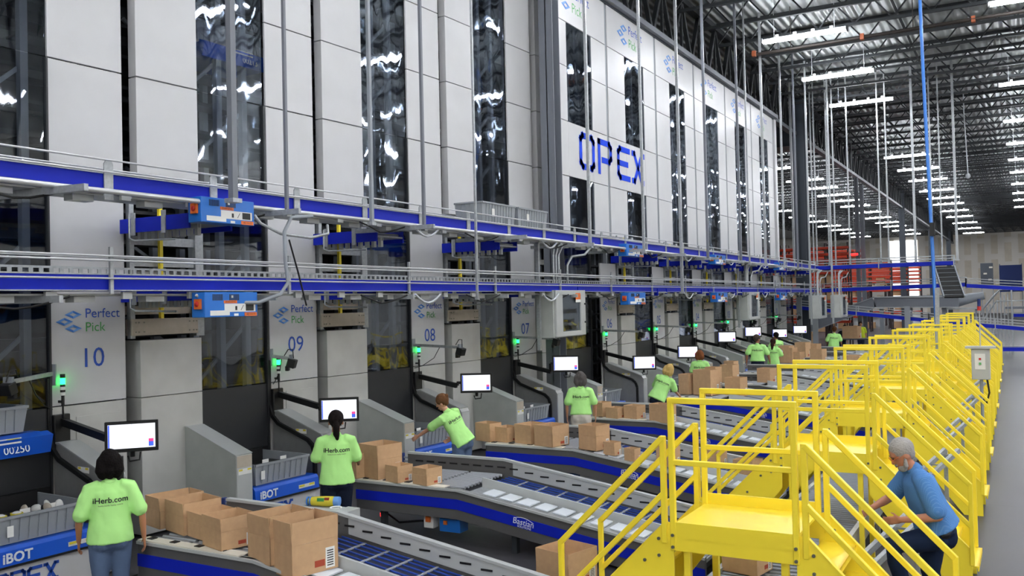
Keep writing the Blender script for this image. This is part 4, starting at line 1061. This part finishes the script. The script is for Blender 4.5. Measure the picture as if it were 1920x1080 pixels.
def person(name, label, pos, heading, H=1.62, lean=0, side=0, twist=0, armL=None, armR=None, legs=None, sk='#B98565', hair='#1A1412', hairtype='bob', shirt=None, trousers=None,
           male=False, headturn=0, nod=0, lettering=True, gz=0, voxel=.014, beard=False, curl=.35, belt=None, bulk=1, tuck=False):
    if pos[1] > 14: voxel = max(voxel, .018)
    """local frame: +Y is the way the body faces, +X its right hand. arms: (elbow, wrist) points; legs: (knee, ankle) pairs"""
    s = H/1.75; root = empty('person', (pos[0], pos[1], gz), label, 'person', None, heading); root.scale = (s, s, s)
    hip = Vector((0, 0, .94)); Rb = Matrix.Rotation(-lean, 3, 'X') @ Matrix.Rotation(side, 3, 'Y') @ Matrix.Rotation(twist, 3, 'Z')
    U = lambda p: hip+Rb @ (Vector(p)-hip)            # rides with the bent upper body
    shw = .195 if male else .178
    nk = U((0, 0, 1.47)); Rh = Rb @ Matrix.Rotation(lean*.55-nod, 3, 'X') @ Matrix.Rotation(headturn, 3, 'Z')
    HS = 1.12 if bulk == 1 else 1.04; HD = lambda p: nk+Rh @ (Vector(p)*HS)
    aL = armL or ((-.27, -.02, 1.14), (-.265, .06, .89)); aR = armR or ((.27, -.02, 1.14), (.265, .06, .89))
    SL = U((-shw, 0, 1.40)); SR = U((shw, 0, 1.40))
    lg = legs or (((-.095, .015, .50), (-.10, -.02, .09)), ((.095, .015, .50), (.10, -.02, .09)))
    b = MB()
    chain(b, [U((0, 0, .95)), U((0, .005, 1.08)), U((0, .01, 1.25)), U((0, 0, 1.38)), U((0, 0, 1.44))], [(.155, .10), (.13, .09), (.15, .105), (.16, .09), (.08, .06)])
    chain(b, [U((0, -.01, 1.42)), HD((0, .01, .07))], [.055, .052])
    # head: skull, face, jaw, nose, ears, brow
    b.ell(HD((0, -.005, .175)), (.084, .104, .112), Rh, 18, 14); b.ell(HD((0, .035, .115)), (.06, .062, .085), Rh, 16, 12); b.ell(HD((0, .065, .065)), (.032, .028, .022), Rh)
    chain(b, [HD((0, .085, .17)), HD((0, .112, .125))], [.009, .016], 8); b.ell(HD((0, .098, .088)), (.026, .010, .011), Rh)
    for e in (-1, 1): b.ell(HD((e*.078, -.005, .135)), (.011, .022, .032), Rh, 10, 8); b.ell(HD((e*.03, .085, .185)), (.024, .012, .009), Rh)
    for sd, S_, (el, wr) in ((-1, SL, aL), (1, SR, aR)):
        el = Vector(el); wr = Vector(wr); mid = el.lerp(wr, .35)
        chain(b, [S_, S_.lerp(el, .5), el], [.055 if male else .046, .047 if male else .04, .038 if male else .033]); chain(b, [el, mid, wr], [.038 if male else .034, .041 if male else .035, .026 if male else .023])
        hand(b, wr, (wr-el), sd, curl)
    feet = []
    for sd, (kn, an) in zip((-1, 1), lg):
        kn = Vector(kn); an = Vector(an); h0 = Vector((sd*.09, 0, .90)); chain(b, [h0, h0.lerp(kn, .5), kn], [.085, .075, .055]); cm = kn.lerp(an, .35)
        chain(b, [kn, cm+Vector((0, -.015, 0)), an], [.055, .056, .036])
        feet.append(an)
    body = fuse(b, 'body', skin(sk), root, .0085 if pos[1] < 14 else .012, 4)
    for e in (-1, 1): MB().ell(HD((e*.031, .092, .165)), (.012, .006, .007), Rh, 10, 6).build('eye', M['txtblack'], body)
    MB().ell(HD((0, .107, .087)), (.022, .005, .004), Rh, 10, 6).build('mouth', M['stamp'], body)
    # shirt
    t = MB(); w_ = (1.2 if male else 1.12)*(1+(bulk-1)*.6)
    hem = U((0, -.005, .925 if tuck else .845))
    chain(t, [hem, U((0, 0, .97)), U((0, 0, 1.10)), U((0, .005, 1.24)), U((0, -.003, 1.36)), U((0, -.005, 1.435))], [(.205*w_, .170*bulk), (.192*w_, .162*bulk), (.170*w_, .138*bulk), (.175*w_, .132*bulk), (.172*w_, .115*bulk), (.10, .075)], 24, .12)
    for sd, S_, (el, wr) in ((-1, SL, aL), (1, SR, aR)):
        el = Vector(el); c = U((sd*.10, -.005, 1.415)); e2 = S_.lerp(el, .86); chain(t, [c, S_, e2], [.072, .084 if male else .078, .086 if male else .082], 16, .15)
    sh = fuse(t, 'shirt', shirt, root, voxel, 5, .0075, seed=H*37+pos[0])
    chn = MB(); chain(chn, [U((0, -.005, 1.455)), U((0, -.005, 1.468))], [.073, .071], 18); chn.build('collar', shirt, sh)
    if belt:
        bt = MB(); chain(bt, [U((0, 0, .885)), U((0, 0, .91))], [(.17*w_, .125), (.17*w_, .125)], 24); bt.build('belt', belt, root)
    # trousers
    q = MB(); chain(q, [Vector((0, 0, .84)), Vector((0, -.012, .90)), U((0, 0, .98)), U((0, 0, 1.03))], [(.17, .135), (.196*bulk, .15), (.176*bulk, .135*bulk), (.16, .125)], 20)
    for sd in (-1, 1): q.ell((sd*.09, -.055, .86), (.10, .095, .11))
    for sd, (kn, an) in zip((-1, 1), lg):
        kn = Vector(kn); an = Vector(an); h0 = Vector((sd*.10, 0, .86)); cm = kn.lerp(an, .35)
        chain(q, [h0, h0.lerp(kn, .5), kn, cm, kn.lerp(an, .93)], [.112, .102, .082, .078, .062], 14)
    tr = fuse(q, 'trousers', trousers, root, voxel, 4, .005, seed=3+H*11)
    for sd, an in zip((-1, 1), feet):
        f = MB(); f.ell(an+Vector((0, -.01, -.025)), (.045, .06, .055)); chain(f, [an+Vector((0, -.03, -.05)), an+Vector((0, .07, -.055)), an+Vector((sd*.01, .15, -.062))], [(.042, .036), (.048, .032), (.04, .024)], 14)
        f.build('shoe', M['rubber'], root)
    if lettering:
        for sd in (-1, 1):
            pk = MB(); pk.box(sd*.085-.05, sd*.085+.05, -.155, -.150, .80, .81); pk.box(sd*.085-.05, sd*.085-.046, -.153, -.148, .80, .9)
        # lettering draped on the back
        bpy.context.view_layer.update(); bm = bmesh.new(); bm.from_mesh(sh.data); tree = BVHTree.FromBMesh(bm); bm.free()
        for body_, size, z, nm in (('iHerb.com', .078, 1.285, 'shirt_lettering'), ('healthy brands. healthy rewards', .018, 1.235, 'shirt_small_lettering')):
            tx = text(body_, size, sh, nm, M['txtblack'], (0, 0, 0), (0, 0, 0), 'CENTER', 0, .0012 if size > .05 else 0)
            bm = bmesh.new(); bm.from_mesh(tx.data); bmesh.ops.subdivide_edges(bm, edges=[e for e in bm.edges if e.calc_length() > .02], cuts=2)
            bmesh.ops.triangulate(bm, faces=bm.faces)
            for v in bm.verts:
                p = U((v.co.x, -.6, z+v.co.y)); d = Rb @ Vector((0, 1, 0)); h_ = tree.ray_cast(p, d, 1.2)
                v.co = (h_[0]-d*.006) if h_[0] else U((v.co.x, -.13, z+v.co.y))
            bm.to_mesh(tx.data); bm.free()
    # hair
    hm = cloth('hair_'+hair, hair, .5, 60); h = MB()
    h.ell(HD((0, -.018, .19)), (.10, .116, .112) if bulk == 1 else (.094, .11, .104), Rh, 18, 14)
    if hairtype == 'bob':
        for sx in (-.055, 0, .055): chain(h, [HD((sx, -.04, .19)), HD((sx*1.25, -.055, .09)), HD((sx*1.1, -.05, .045))], [.064, .062, .042])
        for sx in (-1, 1): chain(h, [HD((sx*.06, .0, .2)), HD((sx*.085, .0, .12)), HD((sx*.082, .0, .05))], [.042, .036, .026])
    elif hairtype == 'ponytail':
        h.ell(HD((0, -.05, .15)), (.07, .06, .08), Rh); chain(h, [HD((0, -.09, .17)), HD((0, -.115, .10)), HD((.0, -.11, .02)), HD((.01, -.10, -.04))], [.035, .045, .042, .02])
    elif hairtype == 'bun': h.ell(HD((0, -.11, .22)), (.035, .035, .035), Rh); h.ell(HD((0, -.05, .14)), (.065, .055, .07), Rh)
    elif hairtype == 'short': h.ell(HD((0, -.045, .15)), (.07, .062, .085), Rh)
    elif hairtype == 'long': chain(h, [HD((0, -.06, .2)), HD((0, -.10, .08)), HD((.0, -.12, -.06))], [.06, .065, .03])
    fuse(h, 'hair', hm, root, .008 if pos[1] < 14 else .013, 2, .004, seed=5, stretch=(3, 3, 1))
    if beard:
        g = MB(); g.ell(HD((0, .062, .055)), (.052, .048, .042), Rh); g.ell(HD((0, .1, .1)), (.032, .014, .012), Rh)
        for e in (-1, 1): chain(g, [HD((e*.068, .01, .13)), HD((e*.058, .045, .065))], [.012, .022])
        fuse(g, 'beard', hm, root, .006, 2, .002)
        gl = MB()
        for e in (-1, 1):
            gl.tube([HD((e*.078, .0, .165)), HD((e*.062, .1, .165))], .0025, 5)
            gl.tube([HD((e*.034+.024*math.cos(a), .107, .16+.018*math.sin(a))) for a in [i*PI/5 for i in range(11)]], .002, 4)
        gl.bar(HD((-.01, .108, .165)), HD((.01, .108, .165)), .003); gl.build('glasses', M['orange'], root)
        MB().ell(HD((.083, -.012, .125)), (.010, .02, .02), Rh).build('ear_piece', M['black'], root)
    return root
lime = cloth('lime_tshirt', '#B6F092', .2, 9)
jeans = cloth('blue_denim', '#5B6E8C', .3, 30); dark = cloth('dark_denim', '#1B2233', .3, 30); khaki = cloth('pale_khaki', '#CFC8BC', .2, 12); navyp = cloth('navy_trousers', '#1B2740', .2, 12)
def face(dx, dy): return math.atan2(-dx, dy)
blk = M['black']
P1 = person('w', 'nearest woman, black bobbed hair, lime green t-shirt, blue jeans, arms down, facing the monitor', (-8.02, 5.86), face(-.84, .54), 1.71, hair='#120E0E', shirt=lime, trousers=jeans, sk='#B8805E', belt=blk,
            armL=((-.29, -.03, 1.10), (-.29, .08, .86)), armR=((.30, -.04, 1.10), (.32, .0, .84)))
P2 = person('w', 'woman with dark ponytail, lime green t-shirt and dark jeans, hands at the cartons', (-7.80, 9.02), face(-.68, .73), 1.75, hair='#191312', hairtype='ponytail', shirt=lime, trousers=dark, sk='#B07B5C', belt=blk,
            armL=((-.27, .05, 1.14), (-.24, .30, 1.10)), armR=((.27, .04, 1.12), (.30, .30, 1.05)))
P3 = person('w', 'leaning woman with brown hair bun, lime green t-shirt and pale jeans, reaching into a tote', (-8.12, 12.5), face(-.96, .15), 1.70, lean=.42, side=-.28, hair='#6B4A30', hairtype='bun', shirt=lime, trousers=jeans, sk='#C9977A', nod=.15,
            armL=((-.36, .42, 1.12), (-.40, .66, .98)), armR=((.30, .25, 1.0), (.22, .45, .88)), headturn=.3)
P4 = person('w', 'woman with grey bobbed hair, lime green t-shirt and pale trousers, standing with arms down', (-7.66, 16.1), face(-.46, .89), 1.72, hair='#5A5654', shirt=lime, trousers=khaki, sk='#BE8B6E', tuck=True,
            armL=((-.28, -.02, 1.13), (-.28, .05, .88)), armR=((.28, -.02, 1.13), (.29, .06, .88)))
P5 = person('w', 'blonde woman bending right toward the cartons, lime green t-shirt and dark jeans', (-7.45, 19.8), face(-.1, 1), 1.68, lean=.35, side=.36, hair='#C9A868', shirt=lime, trousers=dark, sk='#C9977A',
            armL=((-.18, .38, 1.12), (-.05, .55, .95)), armR=((.38, .2, 1.05), (.42, .42, .92)))
P6 = person('w', 'woman with reddish brown hair behind tall cartons, lime green t-shirt', (-7.95, 24.5), face(-.2, 1), 1.68, hair='#7A4A2C', shirt=lime, trousers=dark, sk='#C08F70',
            armL=((-.26, .06, 1.13), (-.22, .30, 1.05)), armR=((.27, .06, 1.13), (.24, .30, 1.05)))
P7 = person('m', 'tall man with short grey hair, lime green t-shirt tucked into dark jeans, head turned right', (-7.95, 30.7), face(-.25, .97), 1.86, male=True, hair='#4A4038', hairtype='short', shirt=lime, trousers=dark, sk='#A8735A', headturn=-.8, belt=blk, tuck=True,
            armL=((-.32, -.02, 1.15), (-.34, .02, .88)), armR=((.33, .0, 1.15), (.38, .12, .9)))
P8 = person('w', 'woman with long dark hair holding a silver packet, between the two men', (-7.65, 31.7), face(.1, 1), 1.68, hair='#2E1C14', hairtype='long', shirt=lime, trousers=dark, sk='#A8735A',
            armL=((-.2, .12, 1.14), (-.05, .34, 1.16)), armR=((.27, .12, 1.15), (.24, .40, 1.2)))
P9 = person('m', 'black haired man leaning left over the cartons, lime green t-shirt', (-8.2, 34.9), face(-.75, .6), 1.8, male=True, lean=.3, hair='#15110F', hairtype='short', shirt=lime, trousers=dark, sk='#8E5E44',
            armL=((-.3, .3, 1.05), (-.25, .55, 1.0)), armR=((.3, .25, 1.02), (.22, .5, .98)))
P10 = person('m', 'farthest worker with brown hair, lime green t-shirt, standing between far cartons', (-7.4, 41.6), face(-.2, 1), 1.78, male=True, hair='#5A3A22', hairtype='short', shirt=lime, trousers=dark, sk='#B98565', side=.06,
            armL=((-.29, .05, 1.14), (-.28, .28, 1.05)), armR=((.3, .04, 1.14), (.32, .2, 1.0)))
tag(MB().ell((0, 0, 0), (.11, .06, .1), None, 8, 6).build('silver_packet', M['chrome']), 'crumpled silver packet held by the long haired woman', 'packet').location = (-7.55, 32.2, 1.22)
plaid = cloth('blue_checked_shirt', '#4C7FBE', .15, 10, True)
P11 = person('m', 'grey haired bearded man in a blue checked shirt stepping between the yellow stairs', (-.74, 8.75), face(-.93, -.36), 1.74, male=True, lean=.34, hair='#A39F9B', hairtype='short', shirt=plaid, trousers=navyp, sk='#C08468', nod=.45, bulk=1.14, tuck=True, gz=.14,
             lettering=False, beard=True, voxel=.011, legs=(((-.10, .40, .78), (-.10, .30, .36)), ((.10, .03, .50), (.10, -.06, .09))),
             armL=((-.30, .06, 1.08), (-.16, .34, 1.02)), armR=((.30, .30, 1.12), (.16, .50, 1.05)), headturn=0, belt=blk)

# ---------------------------------------------------------------- far part of the hall
def side_conveyor(name, label, p0, p1, wd=.6, band=.17, rails=True, m='blue'):
    """conveyor between two points, bands on both sides, rollers and thin rails"""
    p0 = Vector(p0); p1 = Vector(p1); r = empty(name, (0, 0, 0), label, 'conveyor')
    d = (p1-p0); L = d.length; d.normalize(); sx = Vector((-d.y, d.x, 0)).normalized()
    for k in (-1, 1):
        o = sx*k*wd/2
        MB().bar(p0+o, p1+o, .03, band).build('blue_side_band', M[m], r)
        e = MB(); e.bar(p0+o+Vector((0, 0, band/2+.01)), p1+o+Vector((0, 0, band/2+.01)), .05, .02); e.build('band_edge', M['galv'], r)
        if rails:
            for z in (.22, .34): MB().bar(p0+o+Vector((0, 0, z)), p1+o+Vector((0, 0, z)), .025).build('guard_rail', M['galv'], r)
    MB().bar(p0-Vector((0, 0, .02)), p1-Vector((0, 0, .02)), wd-.04, .06).build('conveyor_bed', M['galv'], r)
    a = MB(); n = int(L/2.2)
    for i in range(n+1):
        q = p0+d*L*i/max(n, 1)
        for k in (-1, 1): a.bar(q+sx*k*(wd/2+.03)-Vector((0, 0, .12)), q+sx*k*(wd/2+.03)+Vector((0, 0, .36)), .04)
        a.bar(q+sx*(wd/2+.03)-Vector((0, 0, .12)), q-sx*(wd/2+.03)-Vector((0, 0, .12)), .04)
    a.build('side_bracket', M['galv'], r)
    return r
side_conveyor('crossing_conveyor', 'upper blue banded conveyor crossing the hall to the black belt descent', (-8.9, 44.6, 4.5), (-2.7, 44.6, 4.5))
side_conveyor('crossing_conveyor', 'lower blue banded conveyor crossing behind the yellow stairs', (-8.9, 47.5, 3.45), (-2.4, 47.5, 3.55))
side_conveyor('crossing_conveyor', 'blue banded conveyor continuing right of the black belt descent', (-2.4, 47.5, 3.5), (3, 47.5, 3.0))
side_conveyor('inclined_conveyor', 'long blue banded conveyor slanting down behind the far worker', (-10.2, 46, 2.68), (-3.9, 46, 1.92))
side_conveyor('inclined_conveyor', 'blue banded conveyor section behind the top yellow rails', (-3.9, 46, 1.9), (1.5, 46, 1.35))
side_conveyor('floor_conveyor', 'low blue banded conveyor at the right behind the last stairs', (-.9, 43.5, .75), (4, 43.5, .75), rails=False)
side_conveyor('floor_conveyor', 'blue banded conveyor in the right background at mid height', (-.6, 56, 1.9), (4, 56, 1.8), rails=False)
# black belt descent
r = empty('belt_descent', (0, 0, 0), 'steep black belt conveyor with cross cleats dropping from the upper conveyor', 'conveyor')
pa, pb = Vector((-3.1, 44.2, 4.35)), Vector((-2.65, 42.6, 3.0))
a = MB(); a.prism([(-.35, 0), (.35, 0), (.35, .06), (-.35, .06)], 0, 1); a = MB()
vs = [pa+Vector((-.35, 0, 0)), pa+Vector((.4, 0, 0)), pb+Vector((.4, 0, 0)), pb+Vector((-.35, 0, 0))]; vs += [v+Vector((0, .08, -.05)) for v in vs]
a.add(vs, [(0,1,2,3),(4,5,6,7),(0,1,5,4),(1,2,6,5),(2,3,7,6),(3,0,4,7)]); a.build('black_belt', M['rubber'], r)
for i in range(7):
    q = pa.lerp(pb, (i+.5)/7); MB().bar(q+Vector((-.35, -.02, 0)), q+Vector((.4, -.02, 0)), .016).build('cleat', M['frame'], r)
for dx in (-.37, .42): MB().bar(pa+Vector((dx, 0, 0)), pb+Vector((dx, 0, 0)), .05, .12).build('side_rail', M['frame'], r)
# slanted galvanised frames under the platforms
for k in range(5):
    y = 8.6+3.74*k; r = empty('slanted_frame', (0, 0, 0), 'slanted galvanised ladder frame between yellow stairs, %s one' % nth(k+1), 'frame', 'slanted frames between the stairs')
    for dx in (0, .16): MB().bar((-1.72+dx, y, .35), (-1.0+dx, y+1.2, 1.0), .05, .06).build('frame_rail', M['galv'], r)
    a = MB()
    for i in range(6):
        q = Vector((-1.72, y, .35)).lerp(Vector((-1.0, y+1.2, 1.0)), (i+.5)/6); a.bar(q, q+Vector((.16, 0, 0)), .02)
    a.build('frame_rung', M['galv'], r)
    for q in ((-1.72, y, .35), (-1.0, y+1.2, 1.0)): MB().bar((q[0], q[1], 0), q, .05).build('leg', M['galv'], r)
# mezzanine beam and its incline
r = empty('steel_mezzanine', (0, 0, 0), 'grey steel beam of the raised deck in the background', 'mezzanine')
qa, qb, qc = ony(1478, 628, 57), ony(1640, 567, 57), ony(1798, 566, 57)
MB().bar(qb, qc, .3, .55).build('deck_beam', M['colgrey'], r)
for dz in (-.3, .3): MB().bar(qb+Vector((0, -.18, dz)), qc+Vector((0, -.18, dz)), .12, .05).build('beam_flange', M['lgrey'], r)
MB().bar(qa, qb, .3, .6).build('incline_beam', M['colgrey'], r)
for dz in (-.32, .32): MB().bar(qa+Vector((0, -.18, dz)), qb+Vector((0, -.18, dz)), .1, .05).build('beam_flange', M['frame'], r)
for t in (.05, .4, .8):
    q = qb.lerp(qc, t); MB().box(q.x, q.x+.22, 57.2, 57.42, 0, q.z-.2).build('deck_post', M['frame'], r)
a = MB(); a.box(qb.x+.3, qc.x, 57.1, 59, qb.z+.28, qb.z+.34); a.build('deck_plate', M['frame'], r)
for x, y, z, lab in ((-3.4, 60, 2.75, 'grey curved chute head right of the mezzanine'),):
    r = empty('chute', (x, y, 0), lab, 'chute')
    MB().tube([(-1.0, 0, 2.45), (-.3, 0, 2.6), (.5, 0, 2.85), (1.3, 0, 3.0)], [.18, .3, .3, .22], 12).build('chute_body', M['frame'], r); MB().box(-1, 1, -.2, .2, 2.2, 2.3).build('chute_lip', M['lgrey'], r)
    for dx in (-.8, .8): MB().box(dx, dx+.1, 0, .1, 0, 2.3).build('leg', M['frame'], r)
# railings with stairs at the right background
r = empty('steel_stairs', (0, 0, 0), 'galvanised stairway and railings at the right background', 'stairs')
for dy in (0, 1.0):
    MB().tube([(-2.0, 52+dy, 2.0), (-1.9, 52+dy, 2.35), (-1.3, 52+dy, 3.1), (-1.1, 52+dy, 3.3), (2, 52+dy, 3.3)], .04, 6).build('hand_rail', M['galv'], r)
    MB().tube([(-2.0, 52+dy, 1.6), (-1.3, 52+dy, 2.7), (2, 52+dy, 2.75)], .03, 6).build('mid_rail', M['galv'], r)
    for i in range(9):
        x = -1.9+.16*i; MB().bar((x, 52+dy, .02), (x, 52+dy, 2.3+.12*i), .035).build('baluster', M['galv'], r)
    for x in (-.6, .2, 1.0): MB().bar((x, 52+dy, .02), (x, 52+dy, 3.3), .06).build('post', M['galv'], r)
MB().box(-.9, 3, 52, 53.1, 2.3, 2.42).build('landing', M['colgrey'], r)
for i in range(8): MB().box(-2.0+.14*i, -1.8+.14*i, 52, 53, .25*(i+1), .25*(i+1)+.04).build('step', M['frame'], r)
# dock door things on the far wall
tag(MB().box(-3.2, -.3, 150, 150.2, 3.3, 7.2).build('dock_curtain', M['navy']), 'dark navy curtain hanging at the far right wall', 'curtain')
for i, x in enumerate((-3.2, -.4)): tag(MB().box(x, x+.15, 150.2, 150.35, 0, 7.4).build('curtain_post', M['frame']), '%s grey post carrying the navy curtain' % ('left' if i == 0 else 'right'), 'post')
r = empty('dark_signboard', (-3.2, 100, 0), 'tall dark board with small pale stickers before the navy curtain', 'board')
MB().box(-.55, .55, 0, .1, 3.9, 6.1).build('board', M['coldark'], r)
for z, x in ((5.6, .2), (5.0, -.3), (4.4, .1)): MB().box(x, x+.3, -.02, 0, z, z+.15).build('sticker', M['cream'], r)
for x in (-.5, .45): MB().box(x, x+.08, 0, .1, 0, 3.9).build('leg', M['frame'], r)
# red pallet racks
def rack(L, D, Hh, levels):
    r = empty('pallet_rack', (0, 0, 0), 'x', 'pallet rack', 'orange red pallet racks')
    n = int(L/1.4)
    for i in range(n+1):
        x = i*L/n
        a = MB(); a.box(x, x+.09, 0, .09, 0, Hh); a.box(x, x+.09, D-.09, D, 0, Hh)
        z = .4
        while z < Hh-.6: a.bar((x+.04, .05, z), (x+.04, D-.05, z+.5), .04); z += .55
        a.build('upright', M['rackdark'], r)
    for z in levels:
        for y in (0, D): MB().box(0, L+.09, y-.05, y+.03, z-.16, z).build('cross_beam', M['rackred'], r)
        MB().box(0, L, 0, D, z, z+.02).build('shelf_deck', M['galv'], r)
    return r
rk = rack(8.4, 1.1, 6.6, (1.6, 2.9, 3.9, 4.75, 5.15, 5.55, 5.95, 6.35)); rk.location = (-18.2, 60.5, 0); rk['label'] = 'long orange red pallet rack nearest behind the machine row end'
for k, (x, y, lab) in enumerate(((-20.5, 66, 'second orange red rack behind the nearest one'), (-19, 72, 'third orange red rack row'), (-20.4, 84, 'orange red rack right of the grey column pair, nearest of its rows'), (-19.9, 92, 'orange red rack one row farther, before the daylit opening'), (-19.6, 101, 'farthest orange red rack row at the daylit opening'))):
    c = copy_tree(rk); c.location = (x, y, 0); c['label'] = lab; c.scale = (1.22 if k > 1 else 1, 1, 1.05 if k < 2 else .95)
rnd = random.Random(4)
pb0 = empty('stock_box', (0, 0, 0), 'x', 'box'); 
MB().box(-.5, .5, -.5, .5, 0, 1).build('box_body', M['card'], pb0); MB().box(-.5, .5, -.06, .06, 1, 1.004).build('packing_tape', M['cream'], pb0); k = 0
for rx, ry, nm in ((-18.2, 60.5, 'nearest red rack'), (-20.5, 66, 'second red rack'), (-20.4, 84, 'right hand red rack'), (-19.9, 92, 'farther right red rack')):
    sc_ = 1.22 if rx < -19.5 and ry > 80 else 1; cnt = 0
    for z in (0, 1.62, 2.92, 3.92):
        x = rx+.7
        while x < rx+8.2*sc_:
            if rnd.random() < .62:
                q = pb0 if k == 0 else copy_tree(pb0); k += 1; cnt += 1
                w_ = rnd.uniform(.6, 1.0); q.location = (x, ry+.5, (z*(1.05 if ry > 60.5 else 1))+.03); q.scale = (w_, rnd.uniform(.7, .9), rnd.uniform(.45, .75) if z != 3.9 else .4)
                q['label'] = 'brown stock box on the %s' % nm; q['group'] = 'stock boxes on the '+nm
            x += 1.25
# work bench and people far behind the last worker
r = empty('work_bench', (-7.3, 46.8, 0), 'dark work bench with a big beige carton behind the far worker', 'bench')
MB().box(-.8, .8, -.4, .4, 1.0, 1.06).build('bench_top', M['coldark'], r)
for x in (-.75, .7):
    for y in (-.35, .3): MB().box(x, x+.05, y, y+.05, 0, 1.0).build('leg', M['coldark'], r)
c = copy_tree(ca0); c.location = (-7.45, 46.75, 1.06); c.scale = (.75, .5, .6); c['label'] = 'big beige carton standing on the dark bench'; c['group'] = ''; del c['group']
for i, (x, y, lab) in enumerate(((-9.35, 44.0, 'left tall grey post with bolt holes by the last station'), (-8.75, 44.6, 'right tall grey post with bolt holes by the last station'), (-4.75, 45.2, 'grey post rising behind the fourth yellow platform'))):
    r = empty('support_post', (x, y, 0), lab, 'post')
    MB().box(-.12, .12, -.05, .05, .02, 3.1 if i < 2 else 2.6).build('post_shaft', M['frame'], r); MB().box(-.18, .18, -.12, .12, 0, .02).build('post_base', M['frame'], r)
# button box on a post by the right handrails
r = empty('button_box', (-.78, 19.6, 0), 'pale push button box with a stack light pole beside the right handrails', 'control box')
MB().box(-.16, .16, -.09, .09, 1.45, 2.05).build('box_body', M['lgrey'], r, .01); MB().box(-.26, .26, -.14, .14, 2.05, 2.09).build('box_lid', M['lgrey'], r)
MB().box(-.1, .08, -.1, -.09, 1.65, 1.95).build('button_plate', M['label'], r)
for z, m in ((1.85, 'red'), (1.76, 'txtgreen')): MB().cb(-.01, -.105, z, .04, .03, .04).build('push_button', M[m], r)
MB().tube([(0, 0, 2.09), (0, 0, 2.78)], .012, 6).build('pole', M['chrome'], r); MB().tube([(0, 0, 2.78), (0, 0, 2.86)], .035, 8).build('red_lens', M['red'], r); MB().tube([(0, 0, 2.86), (0, 0, 3.0)], .03, 8).build('stack_light', M['navy'], r)
MB().tube([(0, 0, 0), (0, 0, 1.45)], .03, 6).build('post', M['frame'], r)
MB().tube([(.1, 0, 1.45), (.13, -.02, 1.2), (.08, -.03, 1.0), (.0, 0, 1.1)], .018, 6).build('cable', M['black'], r)
P12 = person('m', 'far dark haired person bending at the bench in a dark top', (-8.2, 48.4), face(.4, .9), 1.7, male=True, lean=.5, hair='#1A1210', hairtype='short', shirt=cloth('dark_top', '#20242C'), trousers=dark, lettering=False, voxel=.014)
P13 = person('m', 'small figure at the back wearing a yellow green safety vest', (-7.9, 52.5), face(.3, -1), 1.7, male=True, hair='#2A1C14', hairtype='short', shirt=cloth('vest', '#B8C832'), trousers=dark, lettering=False, voxel=.014)
r = empty('red_exit_light', (0, 0, 0), 'small glowing red sign hanging left of the red racks', 'sign')
p = ony(1602, 477, 58); MB().cb(p.x, 58, p.z, .4, .08, .12).build('sign_body', M['redled'], r); MB().bar((p.x, 58, p.z+.08), (p.x, 58, 13.6), .02).build('sign_hanger', M['galv'], r)

tag(MB().box(-1.2, -.5, 8.5, 9.1, 0, .135).build('low_step', M['lgrey'], None, .01), 'low pale metal step under the bearded man between the stairs', 'step')
bpy.data.scenes.remove(FS)
